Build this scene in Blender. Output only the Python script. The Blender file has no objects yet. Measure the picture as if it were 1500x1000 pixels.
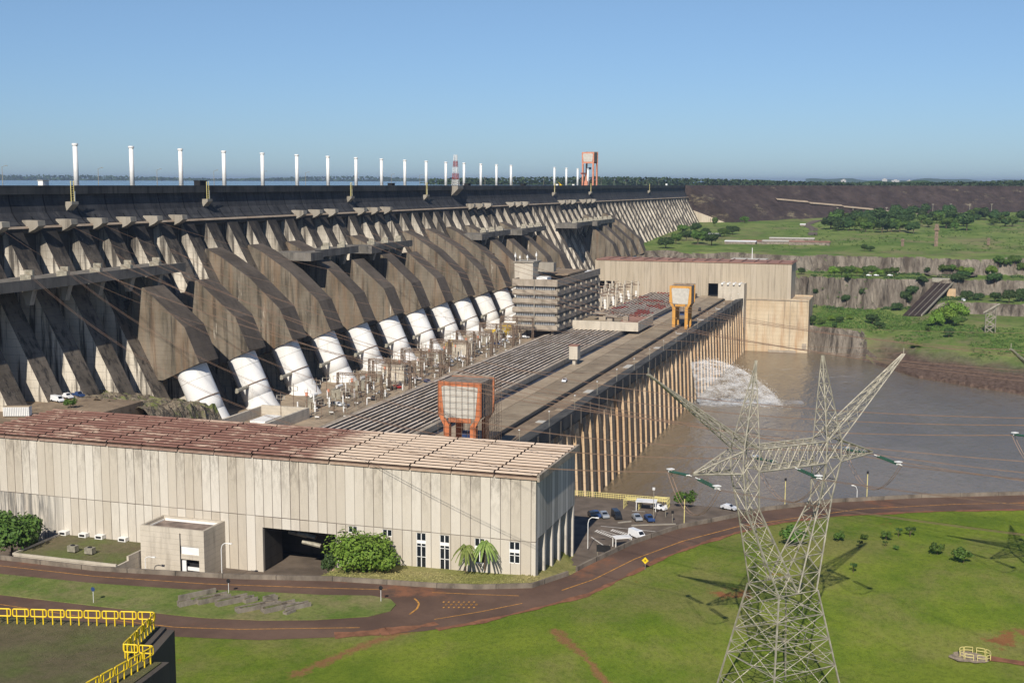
import bpy, bmesh, math, random
import numpy as np
from mathutils import Vector, Matrix
R = math.radians
rnd = random.Random(7)
sc = bpy.context.scene
COL = sc.collection

# ------------------------------------------------------------------ camera
FW = np.array([0.943342, 0.306003, -0.128325]); RT = np.array([0.308919, -0.951084, 0.002975]); DN = np.array([-0.121138, -0.042449, -0.991728])
EYE = np.array([0., 0., 229.]); FPX = 1820.
cam = bpy.data.cameras.new('camera'); camo = bpy.data.objects.new('camera', cam); COL.objects.link(camo)
m = Matrix.Identity(4)
for i in range(3):
    m[i][0] = RT[i]; m[i][1] = -DN[i]; m[i][2] = -FW[i]; m[i][3] = EYE[i]
camo.matrix_world = m
cam.sensor_width = 36; cam.lens = FPX / 1500 * 36; cam.clip_start = 1; cam.clip_end = 60000
sc.camera = camo
def ray(x, y): return FW + RT * (x - 750) / FPX + DN * (y - 500) / FPX
def at(x, y, z):            # where a line of sight meets the level z
    v = ray(x, y); t = (z - 229.) / v[2]; return Vector(EYE + v * t)
def atX(x, y, X): v = ray(x, y); return Vector(EYE + v * (X / v[0]))
def atY(x, y, Y): v = ray(x, y); return Vector(EYE + v * (Y / v[1]))

# ------------------------------------------------------------------ object helpers
def tag(o, label=None, cat=None, group=None, kind=None):
    if label: o['label'] = label
    if cat: o['category'] = cat
    if group: o['group'] = group
    if kind: o['kind'] = kind
    return o
def thing(name, label, cat, loc=(0, 0, 0), rz=0, group=None):
    o = bpy.data.objects.new(name, None); COL.objects.link(o); o.empty_display_size = 1
    o.location = loc; o.rotation_euler = (0, 0, rz)
    return tag(o, label, cat, group)
class MB:
    fat = 1.0
    def __init__(s): s.v = []; s.f = []; s.m = []
    def poly(s, pts, mi=0):
        n = len(s.v); s.v += [tuple(p) for p in pts]; s.f.append(tuple(range(n, n + len(pts)))); s.m.append(mi)
    def box(s, x0, x1, y0, y1, z0, z1, mi=0):
        n = len(s.v)
        s.v += [(x0, y0, z0), (x1, y0, z0), (x1, y1, z0), (x0, y1, z0), (x0, y0, z1), (x1, y0, z1), (x1, y1, z1), (x0, y1, z1)]
        for f in ((0, 3, 2, 1), (4, 5, 6, 7), (0, 1, 5, 4), (1, 2, 6, 5), (2, 3, 7, 6), (3, 0, 4, 7)):
            s.f.append(tuple(n + i for i in f)); s.m.append(mi)
    def prismX(s, prof, x0, x1, mi=0, cap=None, fm=None):     # profile of (y,z), counter-clockwise seen from -X
        n = len(s.v); k = len(prof)
        s.v += [(x0, p[0], p[1]) for p in prof] + [(x1, p[0], p[1]) for p in prof]
        c = mi if cap is None else cap
        s.f.append(tuple(range(n, n + k))); s.m.append(c)
        s.f.append(tuple(range(n + 2 * k - 1, n + k - 1, -1))); s.m.append(c)
        for i in range(k):
            j = (i + 1) % k
            s.f.append((n + j, n + i, n + k + i, n + k + j)); s.m.append(fm[i] if fm else mi)
    def prismZ(s, pts, z0, z1, mi=0, top=None):
        n = len(s.v); k = len(pts)
        s.v += [(p[0], p[1], z0) for p in pts] + [(p[0], p[1], z1) for p in pts]
        s.f.append(tuple(range(n + k - 1, n - 1, -1))); s.m.append(mi)
        s.f.append(tuple(range(n + k, n + 2 * k))); s.m.append(mi if top is None else top)
        for i in range(k):
            j = (i + 1) % k
            s.f.append((n + i, n + j, n + k + j, n + k + i)); s.m.append(mi)
    def rings(s, rs, n=12, mi=0, caps=True):                  # rs: (centre, radius, axis)
        b = len(s.v)
        for c, r, ax in rs:
            ax = Vector(ax).normalized(); c = Vector(c)
            u = ax.cross(Vector((0, 0, 1)))
            u = Vector((1, 0, 0)) if u.length < 1e-4 else u.normalized()
            if u.x < -1e-6: u = -u
            w = ax.cross(u)
            for i in range(n):
                a = 2 * math.pi * i / n
                s.v.append(tuple(c + u * (r * math.cos(a)) + w * (r * math.sin(a))))
        for k in range(len(rs) - 1):
            for i in range(n):
                j = (i + 1) % n
                s.f.append((b + k * n + i, b + k * n + j, b + (k + 1) * n + j, b + (k + 1) * n + i)); s.m.append(mi)
        if caps:
            s.f.append(tuple(b + i for i in range(n - 1, -1, -1))); s.m.append(mi)
            e = b + (len(rs) - 1) * n
            s.f.append(tuple(e + i for i in range(n))); s.m.append(mi)
    def tube(s, p, q, r, n=4, mi=0, r2=None, caps=True):
        d = Vector(q) - Vector(p)
        if d.length < 1e-6: return
        s.rings([(p, r, d), (q, r if r2 is None else r2, d)], n, mi, caps)
    def path(s, pts, r, n=4, mi=0):
        for a, b in zip(pts[:-1], pts[1:]): s.tube(a, b, r, n, mi, caps=False)
    def lattice(s, A, B, n, r=.11, rb=.05):
        r *= s.fat; rb *= s.fat
        A = [Vector(p) for p in A]; B = [Vector(p) for p in B]; k = len(A)
        for i in range(k): s.tube(A[i], B[i], r)
        for lv in range(n):
            t0 = lv / n; t1 = (lv + 1) / n
            for i in range(k):
                j = (i + 1) % k
                a0 = A[i].lerp(B[i], t0); a1 = A[i].lerp(B[i], t1); b0 = A[j].lerp(B[j], t0); b1 = A[j].lerp(B[j], t1)
                s.tube(a0, b1, rb); s.tube(b0, a1, rb)
                if lv: s.tube(a0, b0, rb)
    def build(s, name, mats, parent=None, smooth=False, local=False):
        me = bpy.data.meshes.new(name)
        off = (0, 0, 0)
        if parent is not None and not local:
            p = parent; off = [0, 0, 0]
            while p is not None: off = [off[i] + p.location[i] for i in range(3)]; p = p.parent
        vs = [(x - off[0], y - off[1], z - off[2]) for x, y, z in s.v] if parent is not None and not local else s.v
        me.from_pydata(vs, [], s.f)
        if not isinstance(mats, (list, tuple)): mats = [mats]
        for mt in mats: me.materials.append(mt)
        me.polygons.foreach_set('material_index', [min(i, len(mats) - 1) for i in s.m])
        if smooth: me.polygons.foreach_set('use_smooth', [True] * len(me.polygons))
        me.validate(); me.update()
        o = bpy.data.objects.new(name, me); COL.objects.link(o)
        if parent is not None: o.parent = parent
        return o
def copy_tree(o, loc=None, label=None, group=None, rz=None, scale=None, parent=None):
    c = o.copy(); COL.objects.link(c)
    if parent is not None: c.parent = parent
    if loc is not None: c.location = loc
    if rz is not None: c.rotation_euler = (0, 0, rz)
    if scale is not None: c.scale = scale
    if label: c['label'] = label
    if group: c['group'] = group
    for ch in list(KIDS.get(o.name, [])): 
        copy_tree(ch, parent=c)
    return c
KIDS = {}
def snap(root):
    def rec(o):
        ks = [x for x in COL.objects if x.parent == o]
        KIDS[o.name] = ks
        for k in ks: rec(k)
    rec(root); return root
WORDS = ['first', 'second', 'third', 'fourth', 'fifth', 'sixth', 'seventh', 'eighth', 'ninth', 'tenth', 'eleventh', 'twelfth', 'thirteenth', 'fourteenth', 'fifteenth', 'sixteenth', 'seventeenth', 'eighteenth', 'nineteenth', 'twentieth', 'twenty-first', 'twenty-second', 'twenty-third', 'twenty-fourth', 'twenty-fifth', 'twenty-sixth', 'twenty-seventh', 'twenty-eighth', 'twenty-ninth', 'thirtieth']

# ------------------------------------------------------------------ materials
class NT:
    def __init__(s, name, rough=.8, metal=0, spec=.3):
        s.m = bpy.data.materials.new(name); s.m.use_nodes = True
        s.t = s.m.node_tree; s.p = s.t.nodes['Principled BSDF']
        s.p.inputs['Roughness'].default_value = rough; s.p.inputs['Metallic'].default_value = metal
        s.p.inputs['Specular IOR Level'].default_value = spec
        s.tc = s.t.nodes.new('ShaderNodeTexCoord').outputs['Object']
    def n(s, t): return s.t.nodes.new(t)
    def l(s, a, b): s.t.links.new(a, b)
    def setv(s, sock, v):
        if isinstance(v, bpy.types.NodeSocket): s.l(v, sock)
        elif isinstance(v, (tuple, list)): sock.default_value = tuple(v) + ((1,) if len(v) == 3 and len(sock.default_value) == 4 else ())
        else: sock.default_value = v
    def vec(s, sc_=(1, 1, 1), loc=(0, 0, 0)):
        a = s.n('ShaderNodeMapping'); s.l(s.tc, a.inputs[0]); a.inputs['Scale'].default_value = sc_; a.inputs['Location'].default_value = loc
        return a.outputs[0]
    def noise(s, scale=1, v=(1, 1, 1), detail=4, rough=.55, loc=(0, 0, 0)):
        a = s.n('ShaderNodeTexNoise'); s.l(s.vec(v, loc), a.inputs['Vector']); a.inputs['Scale'].default_value = scale
        a.inputs['Detail'].default_value = detail; a.inputs['Roughness'].default_value = rough
        return a.outputs[0]
    def math(s, op, a, b=0., c=None, clamp=False):
        n = s.n('ShaderNodeMath'); n.operation = op; n.use_clamp = clamp
        s.setv(n.inputs[0], a); s.setv(n.inputs[1], b)
        if c is not None: s.setv(n.inputs[2], c)
        return n.outputs[0]
    def step(s, x, lo, hi):
        n = s.n('ShaderNodeMapRange'); n.interpolation_type = 'SMOOTHSTEP'; s.setv(n.inputs[0], x)
        n.inputs[1].default_value = lo; n.inputs[2].default_value = hi; return n.outputs[0]
    def mix(s, f, a, b, mode='MIX'):
        n = s.n('ShaderNodeMix'); n.data_type = 'RGBA'; n.blend_type = mode
        s.setv(n.inputs[0], f); s.setv(n.inputs[6], a); s.setv(n.inputs[7], b); return n.outputs[2]
    def xyz(s, geo=True):
        n = s.n('ShaderNodeSeparateXYZ'); s.l(s.n('ShaderNodeNewGeometry').outputs['Position'] if geo else s.tc, n.inputs[0]); return n.outputs
    def white(s, v):
        n = s.n('ShaderNodeTexWhiteNoise'); n.noise_dimensions = '1D'; s.setv(n.inputs['W'], v); return n.outputs['Value']
    def col(s, c): s.setv(s.p.inputs['Base Color'], c); return s
    def bump(s, h, st=.5, d=.2):
        b = s.n('ShaderNodeBump'); s.l(h, b.inputs['Height']); b.inputs['Strength'].default_value = st; b.inputs['Distance'].default_value = d
        s.l(b.outputs[0], s.p.inputs['Normal']); return s
def plain(name, c, rough=.7, metal=0, var=.25, scale=.7, spec=.3):
    t = NT(name, rough, metal, spec); d = tuple(x * (1 - var) for x in c); e = tuple(min(1, x * (1 + var * .6)) for x in c)
    t.col(t.mix(t.step(t.noise(scale), .3, .7), d, e)); return t.m
def concrete(name, c1, c2, stain=(.03, .028, .025), amt=.6, lift=2.5, streakz=.05, scale=.08, white=0, bumpy=.4, rust=0, lo=.5, hi=.75, mould=0):
    t = NT(name, .9, 0, .2); t.tc = t.n('ShaderNodeNewGeometry').outputs['Position']
    base = t.mix(t.step(t.noise(scale, (1, 1, .6), 6, .6), .3, .7), c1, c2)
    st = t.math('MULTIPLY', t.step(t.noise(.45, (1, 1, streakz), 5, .65), lo, hi), amt)
    base = t.mix(st, base, stain)
    bl = t.step(t.noise(.12, (1, 1, .35), 8, .7, (9, 4, 2)), .5, .8)
    base = t.mix(t.math('MULTIPLY', bl, amt * .7), base, stain)
    if mould:
        z = t.xyz()[2]; mz = t.math('ADD', z, t.math('MULTIPLY', t.math('SUBTRACT', t.noise(.35, (1, 1, .06), 6, .75, (2, 8, 1)), .5), 38.))
        base = t.mix(t.math('MULTIPLY', t.step(mz, 193, 212), mould), base, (.022, .02, .02))
    if lift:
        z = t.xyz()[2]; fr = t.math('FRACT', t.math('DIVIDE', z, lift))
        ln = t.math('MULTIPLY', t.math('LESS_THAN', fr, .07), .3)
        base = t.mix(ln, base, stain)
    if white:
        w = t.math('MULTIPLY', t.step(t.noise(.3, (1, 1, .12), 6, .75, (31, 7, 5)), .62, .72), white)
        base = t.mix(w, base, (.62, .56, .47))
    if rust:
        w = t.math('MULTIPLY', t.step(t.noise(.22, (1, 1, .08), 5, .7, (3, 17, 5)), .45, .7), rust)
        base = t.mix(w, base, (.38, .19, .08))
    t.col(base); t.bump(t.noise(2.2, (1, 1, .7), 6, .7), bumpy, .15)
    return t.m
M = {}
M['crest'] = concrete('stained crest concrete', (.045, .045, .045), (.10, .097, .09), (.012, .012, .014), .75, 2.6, .04)
M['lip'] = concrete('weathered lip concrete', (.33, .25, .18), (.42, .34, .26), (.06, .05, .04), .4, 0)
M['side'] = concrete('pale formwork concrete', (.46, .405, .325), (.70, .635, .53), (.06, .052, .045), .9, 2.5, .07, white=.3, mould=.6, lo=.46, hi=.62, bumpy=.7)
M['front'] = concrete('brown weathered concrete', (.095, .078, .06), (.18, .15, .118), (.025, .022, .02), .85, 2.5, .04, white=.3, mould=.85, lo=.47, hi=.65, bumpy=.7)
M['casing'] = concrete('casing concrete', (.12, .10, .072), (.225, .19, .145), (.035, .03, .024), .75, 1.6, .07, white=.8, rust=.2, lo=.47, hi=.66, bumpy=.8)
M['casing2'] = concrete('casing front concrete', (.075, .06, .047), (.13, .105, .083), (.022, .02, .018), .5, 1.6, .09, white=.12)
M['box'] = concrete('gate box concrete', (.26, .23, .185), (.37, .335, .28), (.07, .06, .05), .7, 0)
M['dark'] = plain('dark recess', (.02, .02, .022), .95)
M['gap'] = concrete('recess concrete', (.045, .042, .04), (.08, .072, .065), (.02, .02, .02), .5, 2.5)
M['white'] = plain('white paint', (.78, .77, .74), .45, 0, .06, .5)
M['wall'] = concrete('hall end concrete', (.48, .44, .38), (.60, .55, .48), (.08, .08, .075), .6, 0, .03, scale=.2)
M['annexc'] = concrete('annex board-marked concrete', (.46, .41, .33), (.56, .5, .41), (.12, .1, .08), .45, 1.2, .12, scale=.2)
M['deckgrey'] = concrete('deck concrete grey', (.22, .17, .115), (.335, .27, .19), (.10, .085, .065), .45, 0, 1, scale=.09)
M['decktan'] = concrete('deck concrete tan', (.31, .24, .165), (.40, .32, .225), (.11, .085, .06), .45, 0, 1, scale=.12)
M['deckbrown'] = concrete('deck brown stained', (.19, .14, .095), (.31, .235, .16), (.07, .05, .035), .7, 0, 1, scale=.12)
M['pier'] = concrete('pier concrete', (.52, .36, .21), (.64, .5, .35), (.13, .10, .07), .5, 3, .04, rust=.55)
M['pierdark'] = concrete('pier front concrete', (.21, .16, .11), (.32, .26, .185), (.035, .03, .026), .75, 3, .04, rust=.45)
M['farhall'] = concrete('far hall concrete', (.47, .40, .30), (.58, .51, .40), (.16, .14, .11), .45, 0, .04, scale=.1, rust=.15)
M['rustwall'] = concrete('river wall concrete', (.48, .37, .24), (.58, .48, .34), (.10, .085, .07), .6, 3, .05, rust=.6)
M['slab'] = concrete('old slab concrete', (.17, .145, .115), (.27, .235, .19), (.05, .045, .04), .7, 0, .5, scale=.8)
M['walk'] = concrete('dark walkway concrete', (.12, .11, .095), (.21, .19, .165), (.03, .028, .025), .6, 0, .3, scale=.2)
M['ledge'] = concrete('office ledge concrete', (.30, .25, .195), (.40, .34, .27), (.09, .08, .065), .6, 0, .15, scale=.3)
M['steel'] = plain('galvanised steel', (.36, .33, .26), .6, .25, .3, .9)
M['steelrust'] = plain('rusty steel', (.23, .165, .12), .8, .2, .4, .9)
M['wire'] = plain('weathered copper wire', (.26, .17, .12), .6, .2, .2)
M['glassgreen'] = plain('green glass insulator', (.03, .085, .055), .25, 0, .2)
M['orange'] = concrete('orange crane paint', (.46, .15, .065), (.56, .19, .08), (.14, .07, .045), .6, 0, .1, scale=.4)
M['salmon'] = plain('faded orange crane paint', (.58, .24, .15), .6, 0, .2)
M['amber'] = concrete('amber crane paint', (.50, .25, .06), (.62, .32, .075), (.2, .12, .06), .5, 0, .1, scale=.4)
M['pipe'] = concrete('weathered white steel', (.70, .685, .65), (.80, .785, .76), (.46, .41, .34), .45, 0, .08, scale=.12, bumpy=.05, lo=.5, hi=.8)
M['panel'] = plain('pale cladding', (.50, .47, .41), .7, 0, .12, .6)
M['cladside'] = plain('weathered cladding', (.24, .20, .16), .8, 0, .4, .6)
M['glass'] = plain('dark window glass', (.012, .016, .022), .12, 0, .1, spec=.6)
M['yellow'] = plain('yellow safety paint', (.80, .56, .02), .5, 0, .1)
M['paleyellow'] = plain('faded yellow paint', (.72, .62, .25), .6, 0, .1)
M['asphalt'] = plain('dusty asphalt', (.135, .105, .08), .9, 0, .3, .25)
M['red'] = plain('red paint', (.40, .06, .04), .6)
M['tyre'] = plain('black rubber', (.015, .015, .015), .8)
M['roofred'] = plain('red roofing', (.31, .165, .12), .8, 0, .3, .1)
M['trunk'] = plain('bark', (.12, .085, .055), .9)
M['blue'] = plain('dark drain lining', (.03, .038, .06), .6, 0, .6, .1)

def hallwall():
    t = NT('precast wall panels', .9, 0, .2)
    x, y, z = t.xyz()
    u = t.math('DIVIDE', y, 2.2); up = t.math('GREATER_THAN', z, 155.5)
    idx = t.math('ADD', t.math('FLOOR', u), t.math('MULTIPLY', up, 91.))
    w = t.white(idx)
    c = t.mix(w, (.47, .415, .335), (.61, .565, .49))
    w2 = t.white(t.math('ADD', idx, 500.))
    ramp = t.step(z, 158, 169.5)
    n1 = t.step(t.noise(.9, (1, 1, .3), 8, .78), .40, .62)
    dirt = t.math('MULTIPLY', t.math('MULTIPLY', n1, t.math('ADD', t.math('MULTIPLY', ramp, .65), .15)), t.math('ADD', t.math('MULTIPLY', w2, .9), .1))
    c = t.mix(dirt, c, (.16, .14, .115))
    n2 = t.step(t.noise(.25, (1, 1, .05), 4, .6, (5, 3, 1)), .55, .8)
    c = t.mix(t.math('MULTIPLY', n2, .35), c, (.42, .34, .25))
    fr = t.math('FRACT', u)
    e = t.math('LESS_THAN', t.math('MINIMUM', fr, t.math('SUBTRACT', 1., fr)), .035)
    h = t.math('LESS_THAN', t.math('ABSOLUTE', t.math('SUBTRACT', z, 155.5)), .09)
    c = t.mix(t.math('MULTIPLY', t.math('MAXIMUM', e, h), t.math('ADD', .45, t.math('MULTIPLY', w2, .5))), c, (.07, .05, .04))
    # mould streaks at the left foot of the lower panels
    mo = t.math('MULTIPLY', t.math('MULTIPLY', t.step(y, 184, 194), t.math('SUBTRACT', 1., up)), t.step(t.noise(1.1, (1, 1, .06), 5, .7), .4, .6))
    c = t.mix(t.math('MULTIPLY', mo, .75), c, (.07, .075, .08))
    t.col(c); t.bump(t.noise(3, (1, 1, .6), 6, .7), .3, .08)
    return t.m
M['hallwall'] = hallwall()
def fluted(name, c1, c2, per=2.2, axis=0, jd=.25, jw=.08):
    t = NT(name, .9, 0, .2); o = t.xyz(); u = t.math('DIVIDE', o[axis], per)
    w = t.white(t.math('FLOOR', u)); c = t.mix(w, c1, c2)
    fr = t.math('FRACT', u)
    c = t.mix(t.math('LESS_THAN', fr, jw), c, tuple(x * jd for x in c1))
    st = t.step(t.noise(.7, (1, 1, .05), 5, .7), .45, .7)
    c = t.mix(t.math('MULTIPLY', st, .5), c, tuple(x * .4 for x in c1))
    t.col(c); t.bump(t.noise(2, (1, 1, .6), 6, .7), .3, .1); return t.m
M['hallend'] = fluted('hall end panels', (.40, .37, .32), (.68, .63, .56))
M['farwall'] = fluted('far hall panels', (.41, .345, .255), (.45, .385, .295), 4.4, 1, .7, .05)
def hallroof():
    t = NT('ribbed roof sheeting', .85, 0, .2); x, y, z = t.xyz()
    n = t.math('ADD', y, t.math('MULTIPLY', t.noise(.12, (1, 1, 1), 3), 22.))
    f = t.step(n, 128, 139)
    red = t.mix(t.step(t.noise(.5, (3, 1, 1), 6, .7), .35, .7), (.25, .155, .115), (.38, .27, .21))
    tan = t.mix(t.step(t.noise(.5, (3, 1, 1), 6, .7), .35, .7), (.34, .24, .17), (.46, .35, .26))
    c = t.mix(f, tan, red)
    t.col(c); return t.m
M['hallroof'] = hallroof()
def ribtop():
    t = NT('rib capping', .8, 0, .2); x, y, z = t.xyz()
    n = t.step(t.noise(.35, (1, .35, 1), 6, .8), .36, .50)
    far = t.step(t.math('ADD', y, t.math('MULTIPLY', t.noise(.12), 22.)), 128, 139)
    pale = t.mix(t.noise(1.5), (.60, .46, .34), (.68, .55, .43)); pale = t.mix(far, pale, (.50, .36, .27))
    c = t.mix(t.math('MULTIPLY', n, far), pale, (.24, .125, .095))
    t.col(c); return t.m
M['ribtop'] = ribtop()
M['ribshade'] = plain('rib riser shade', (.085, .055, .042), .9, 0, .4, .4)  # shade under the rib caps, painted as a dark colour on the risers
def phroof():
    t = NT('powerhouse roofing', .8, 0, .2); x, y, z = t.xyz()
    c = t.mix(t.step(t.noise(.15, (1, 2, 1), 6, .7), .35, .7), (.085, .07, .062), (.165, .135, .115))
    r = t.math('MULTIPLY', t.step(x, 735, 745), t.step(t.noise(.05, (1, 2, 1), 3, .6, (40, 3, 0)), .53, .57))
    c = t.mix(r, c, (.33, .09, .07)); t.col(c); return t.m
M['phroof'] = phroof()
def phrib():
    t = NT('powerhouse rib caps', .75, 0, .2); x, y, z = t.xyz()
    c = t.mix(t.step(t.noise(.25, (.3, 2, 1), 6, .7), .38, .6), (.36, .29, .22), (.62, .53, .44))
    r = t.math('MULTIPLY', t.step(x, 735, 745), t.step(t.noise(.05, (1, 2, 1), 3, .6, (40, 3, 0)), .53, .57))
    c = t.mix(r, c, (.40, .12, .09)); t.col(c); return t.m
M['phrib'] = phrib()
def grass(name, a, b, dry, dryamt=.5, soil=.0, sc1=.05):
    t = NT(name, .95, 0, .1)
    c = t.mix(t.step(t.noise(sc1, (1, 1, 1), 8, .65), .32, .68), a, b)
    c = t.mix(t.math('MULTIPLY', t.step(t.noise(sc1 * .6, (1, 1, 1), 9, .7, (50, 9, 0)), .44, .66), dryamt), c, dry)
    c = t.mix(t.math('MULTIPLY', t.step(t.noise(.9, (1, 1, 1), 9, .85, (5, 9, 0)), .42, .66), .5), c, tuple(x * .42 for x in a))
    if soil: c = t.mix(t.math('MULTIPLY', t.step(t.noise(.035, (1, 1, 1), 9, .75, (11, 70, 0)), .62, .68), soil), c, (.26, .10, .045))
    t.col(c); t.bump(t.noise(2.5, (1, 1, 1), 8, .8), .9, .25); return t.m
M['lawn'] = grass('mown lawn', (.105, .165, .016), (.20, .25, .028), (.245, .21, .08), .65, .85, .05)
def soilpaths(mt, segs):
    t = NT.__new__(NT); t.m = mt; t.t = mt.node_tree; t.p = t.t.nodes['Principled BSDF']; t.tc = t.n('ShaderNodeTexCoord').outputs['Object']
    x, y, z = t.xyz(); base = t.p.inputs['Base Color'].links[0].from_socket; acc = None
    for (P, Q, wd) in segs:
        dx, dy = Q[0] - P[0], Q[1] - P[1]; L2 = dx * dx + dy * dy
        px = t.math('SUBTRACT', x, P[0]); py = t.math('SUBTRACT', y, P[1])
        k = t.math('DIVIDE', t.math('ADD', t.math('MULTIPLY', px, dx), t.math('MULTIPLY', py, dy)), L2, clamp=True)
        ex = t.math('SUBTRACT', px, t.math('MULTIPLY', k, dx)); ey = t.math('SUBTRACT', py, t.math('MULTIPLY', k, dy))
        d = t.math('SQRT', t.math('ADD', t.math('MULTIPLY', ex, ex), t.math('MULTIPLY', ey, ey)))
        v = t.math('SUBTRACT', 1., t.math('DIVIDE', d, wd)); acc = v if acc is None else t.math('MAXIMUM', acc, v)
    nz = t.math('MULTIPLY', t.math('SUBTRACT', t.noise(.35, (1, 1, 1), 9, .8), .5), 3.4)
    f = t.step(t.math('ADD', acc, nz), .35, .95)
    t.col(t.mix(t.math('MULTIPLY', f, .85), base, t.mix(t.noise(1.2), (.20, .085, .038), (.30, .155, .075))))
M['verge'] = grass('dry verge grass', (.20, .22, .055), (.34, .30, .12), (.42, .35, .17), .6)
M['islandg'] = grass('island grass', (.11, .17, .03), (.21, .23, .07), (.28, .22, .12), .7, 0, .12)
M['roofgrass'] = grass('overgrown roof soil', (.13, .16, .045), (.17, .14, .085), (.15, .115, .075), .85, 0, .09)
M['fargrass'] = grass('far meadow', (.12, .20, .035), (.22, .29, .07), (.24, .21, .09), .6, .35, .012)
M['scrub'] = grass('bank scrub', (.055, .10, .018), (.20, .23, .06), (.24, .20, .10), .55, 0, .035)
def terr(name, grassm=False):
    # meadow on level ground, bare rock where the ground is steep
    t = NT(name, .95, 0, .1)
    g = t.mix(t.step(t.noise(.02, (1, 1, 1), 9, .68), .35, .65), (.11, .19, .035), (.24, .29, .085))
    g = t.mix(t.math('MULTIPLY', t.step(t.noise(.012, (1, 1, 1), 9, .7, (50, 9, 0)), .5, .62), .75), g, (.27, .23, .12))
    g = t.mix(t.math('MULTIPLY', t.step(t.noise(.05, (1, 1, 1), 9, .8, (5, 90, 0)), .52, .62), .6), g, (.05, .085, .02))
    r = t.mix(t.step(t.noise(.09, (1, 1, .25), 9, .75), .35, .68), (.10, .08, .062), (.36, .31, .25))
    r = t.mix(t.math('MULTIPLY', t.step(t.noise(.2, (1, 1, .1), 6, .7, (4, 44, 0)), .52, .66), .8), r, (.045, .038, .03))
    x, y, z = t.xyz()
    low = t.math('MULTIPLY', t.math('SUBTRACT', 1., t.step(t.math('ADD', z, t.math('MULTIPLY', t.noise(.06), 8.)), 116, 124)), t.math('SUBTRACT', 1., t.step(y, 5, 40)))
    br = t.mix(t.step(t.noise(.35, (1, 1, 1), 8, .75), .35, .7), (.10, .065, .048), (.21, .145, .11))
    r = t.mix(low, r, br)
    nz = t.n('ShaderNodeSeparateXYZ'); t.l(t.n('ShaderNodeNewGeometry').outputs['True Normal'], nz.inputs[0])
    f = t.step(t.math('ADD', nz.outputs[2], t.math('MULTIPLY', t.math('SUBTRACT', t.noise(.15, (1, 1, 1), 6, .7), .5), .5)), .72, .86)
    c = t.mix(t.math('MULTIPLY', f, t.math('SUBTRACT', 1., low)), r, g)
    t.col(c); t.bump(t.noise(.5, (1, 1, .3), 9, .75), 1, 2.5); return t.m
M['terr'] = terr('terraced bank')
def rockfill():
    t = NT('dark rockfill', .95, 0, .1)
    c = t.mix(t.step(t.noise(.06, (1, 1, 1), 9, .8), .35, .68), (.040, .029, .026), (.090, .066, .058))
    c = t.mix(t.math('MULTIPLY', t.step(t.noise(.022, (1, 1, 3), 9, .85, (9, 1, 0)), .56, .66), .75), c, (.28, .24, .15))
    t.col(c); t.bump(t.noise(.4, (1, 1, 1), 8, .8), 1, 2.); return t.m
M['rockfill'] = rockfill()
def rocks():
    t = NT('broken rock', .95, 0, .1)
    c = t.mix(t.step(t.noise(.5, (1, 1, 1), 9, .8), .35, .68), (.06, .045, .035), (.30, .25, .18))
    c = t.mix(t.step(t.noise(.15, (1, 1, 1), 6, .7, (4, 4, 4)), .5, .65), c, (.14, .16, .05))
    t.col(c); t.bump(t.noise(.8), 1, 1.); return t.m
M['rocks'] = rocks()
def road():
    t = NT('dusty road', .85, 0, .25)
    c = t.mix(t.step(t.noise(.07, (1, 1, 1), 7, .65), .3, .7), (.090, .054, .038), (.150, .092, .064))
    c = t.mix(t.math('MULTIPLY', t.step(t.noise(.05, (1, 1, 1), 9, .7, (20, 40, 0)), .54, .66), .8), c, (.25, .105, .052))
    c = t.mix(t.math('MULTIPLY', t.step(t.noise(.9, (1, 1, 1), 9, .8, (20, 40, 0)), .5, .7), .25), c, (.05, .035, .03))
    t.col(c); t.bump(t.noise(5, (1, 1, 1), 4, .7), .3, .03); return t.m
M['road'] = road()
M['dust'] = plain('red dust', (.22, .098, .052), .95, 0, .3, .5)
M['yline'] = plain('worn yellow road paint', (.52, .25, .05), .8, 0, .4, 1.2)
M['wline'] = plain('white road paint', (.62, .58, .52), .8, 0, .2, 1.2)
M['kerb'] = concrete('parapet concrete', (.14, .115, .09), (.24, .20, .155), (.05, .042, .035), .6, 0, .5, scale=.3)
def water(name, c1, c2, bs, bscale, foam=0):
    t = NT(name, .12, 0, .5)
    c = t.mix(t.step(t.noise(.006, (1, 2, 1), 6, .6), .35, .7), c1, c2)
    if foam:
        f = t.step(t.noise(.03, (1, 3, 1), 9, .75, (7, 7, 7)), .68, .73)
        c = t.mix(t.math('MULTIPLY', f, foam), c, (.7, .66, .58))
    t.col(c)
    h = t.math('ADD', t.noise(bscale, (1, 2.2, 1), 6, .6), t.math('MULTIPLY', t.noise(bscale * .18, (1, 2.6, 1), 4, .6), 3.))
    t.bump(h, bs, 1.); t.setv(t.p.inputs['Roughness'], t.math('ADD', .02, t.math('MULTIPLY', t.noise(.02, (1, 3, 1), 5, .7), .3)))
    return t.m
M['river'] = water('silty river water', (.135, .105, .065), (.20, .158, .105), .6, .16, .5)
M['lake'] = water('reservoir water', (.05, .07, .09), (.06, .08, .10), .25, .1)
def leaf(name, a, b, tr=.25):
    t = NT(name, .6, 0, .2)
    oi = t.n('ShaderNodeObjectInfo').outputs['Random']
    c = t.mix(t.step(t.noise(.9, (1, 1, 1), 4, .7), .3, .7), a, b)
    h = t.n('ShaderNodeHueSaturation'); t.l(c, h.inputs['Color']); t.setv(h.inputs['Value'], t.math('ADD', .75, t.math('MULTIPLY', oi, .5)))
    t.setv(h.inputs['Hue'], t.math('ADD', .485, t.math('MULTIPLY', oi, .03)))
    t.col(h.outputs[0])
    return t.m
M['leaf'] = leaf('broad leaves', (.035, .075, .012), (.10, .16, .03))
M['leaf2'] = leaf('dark leaves', (.022, .05, .014), (.06, .10, .025))
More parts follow.
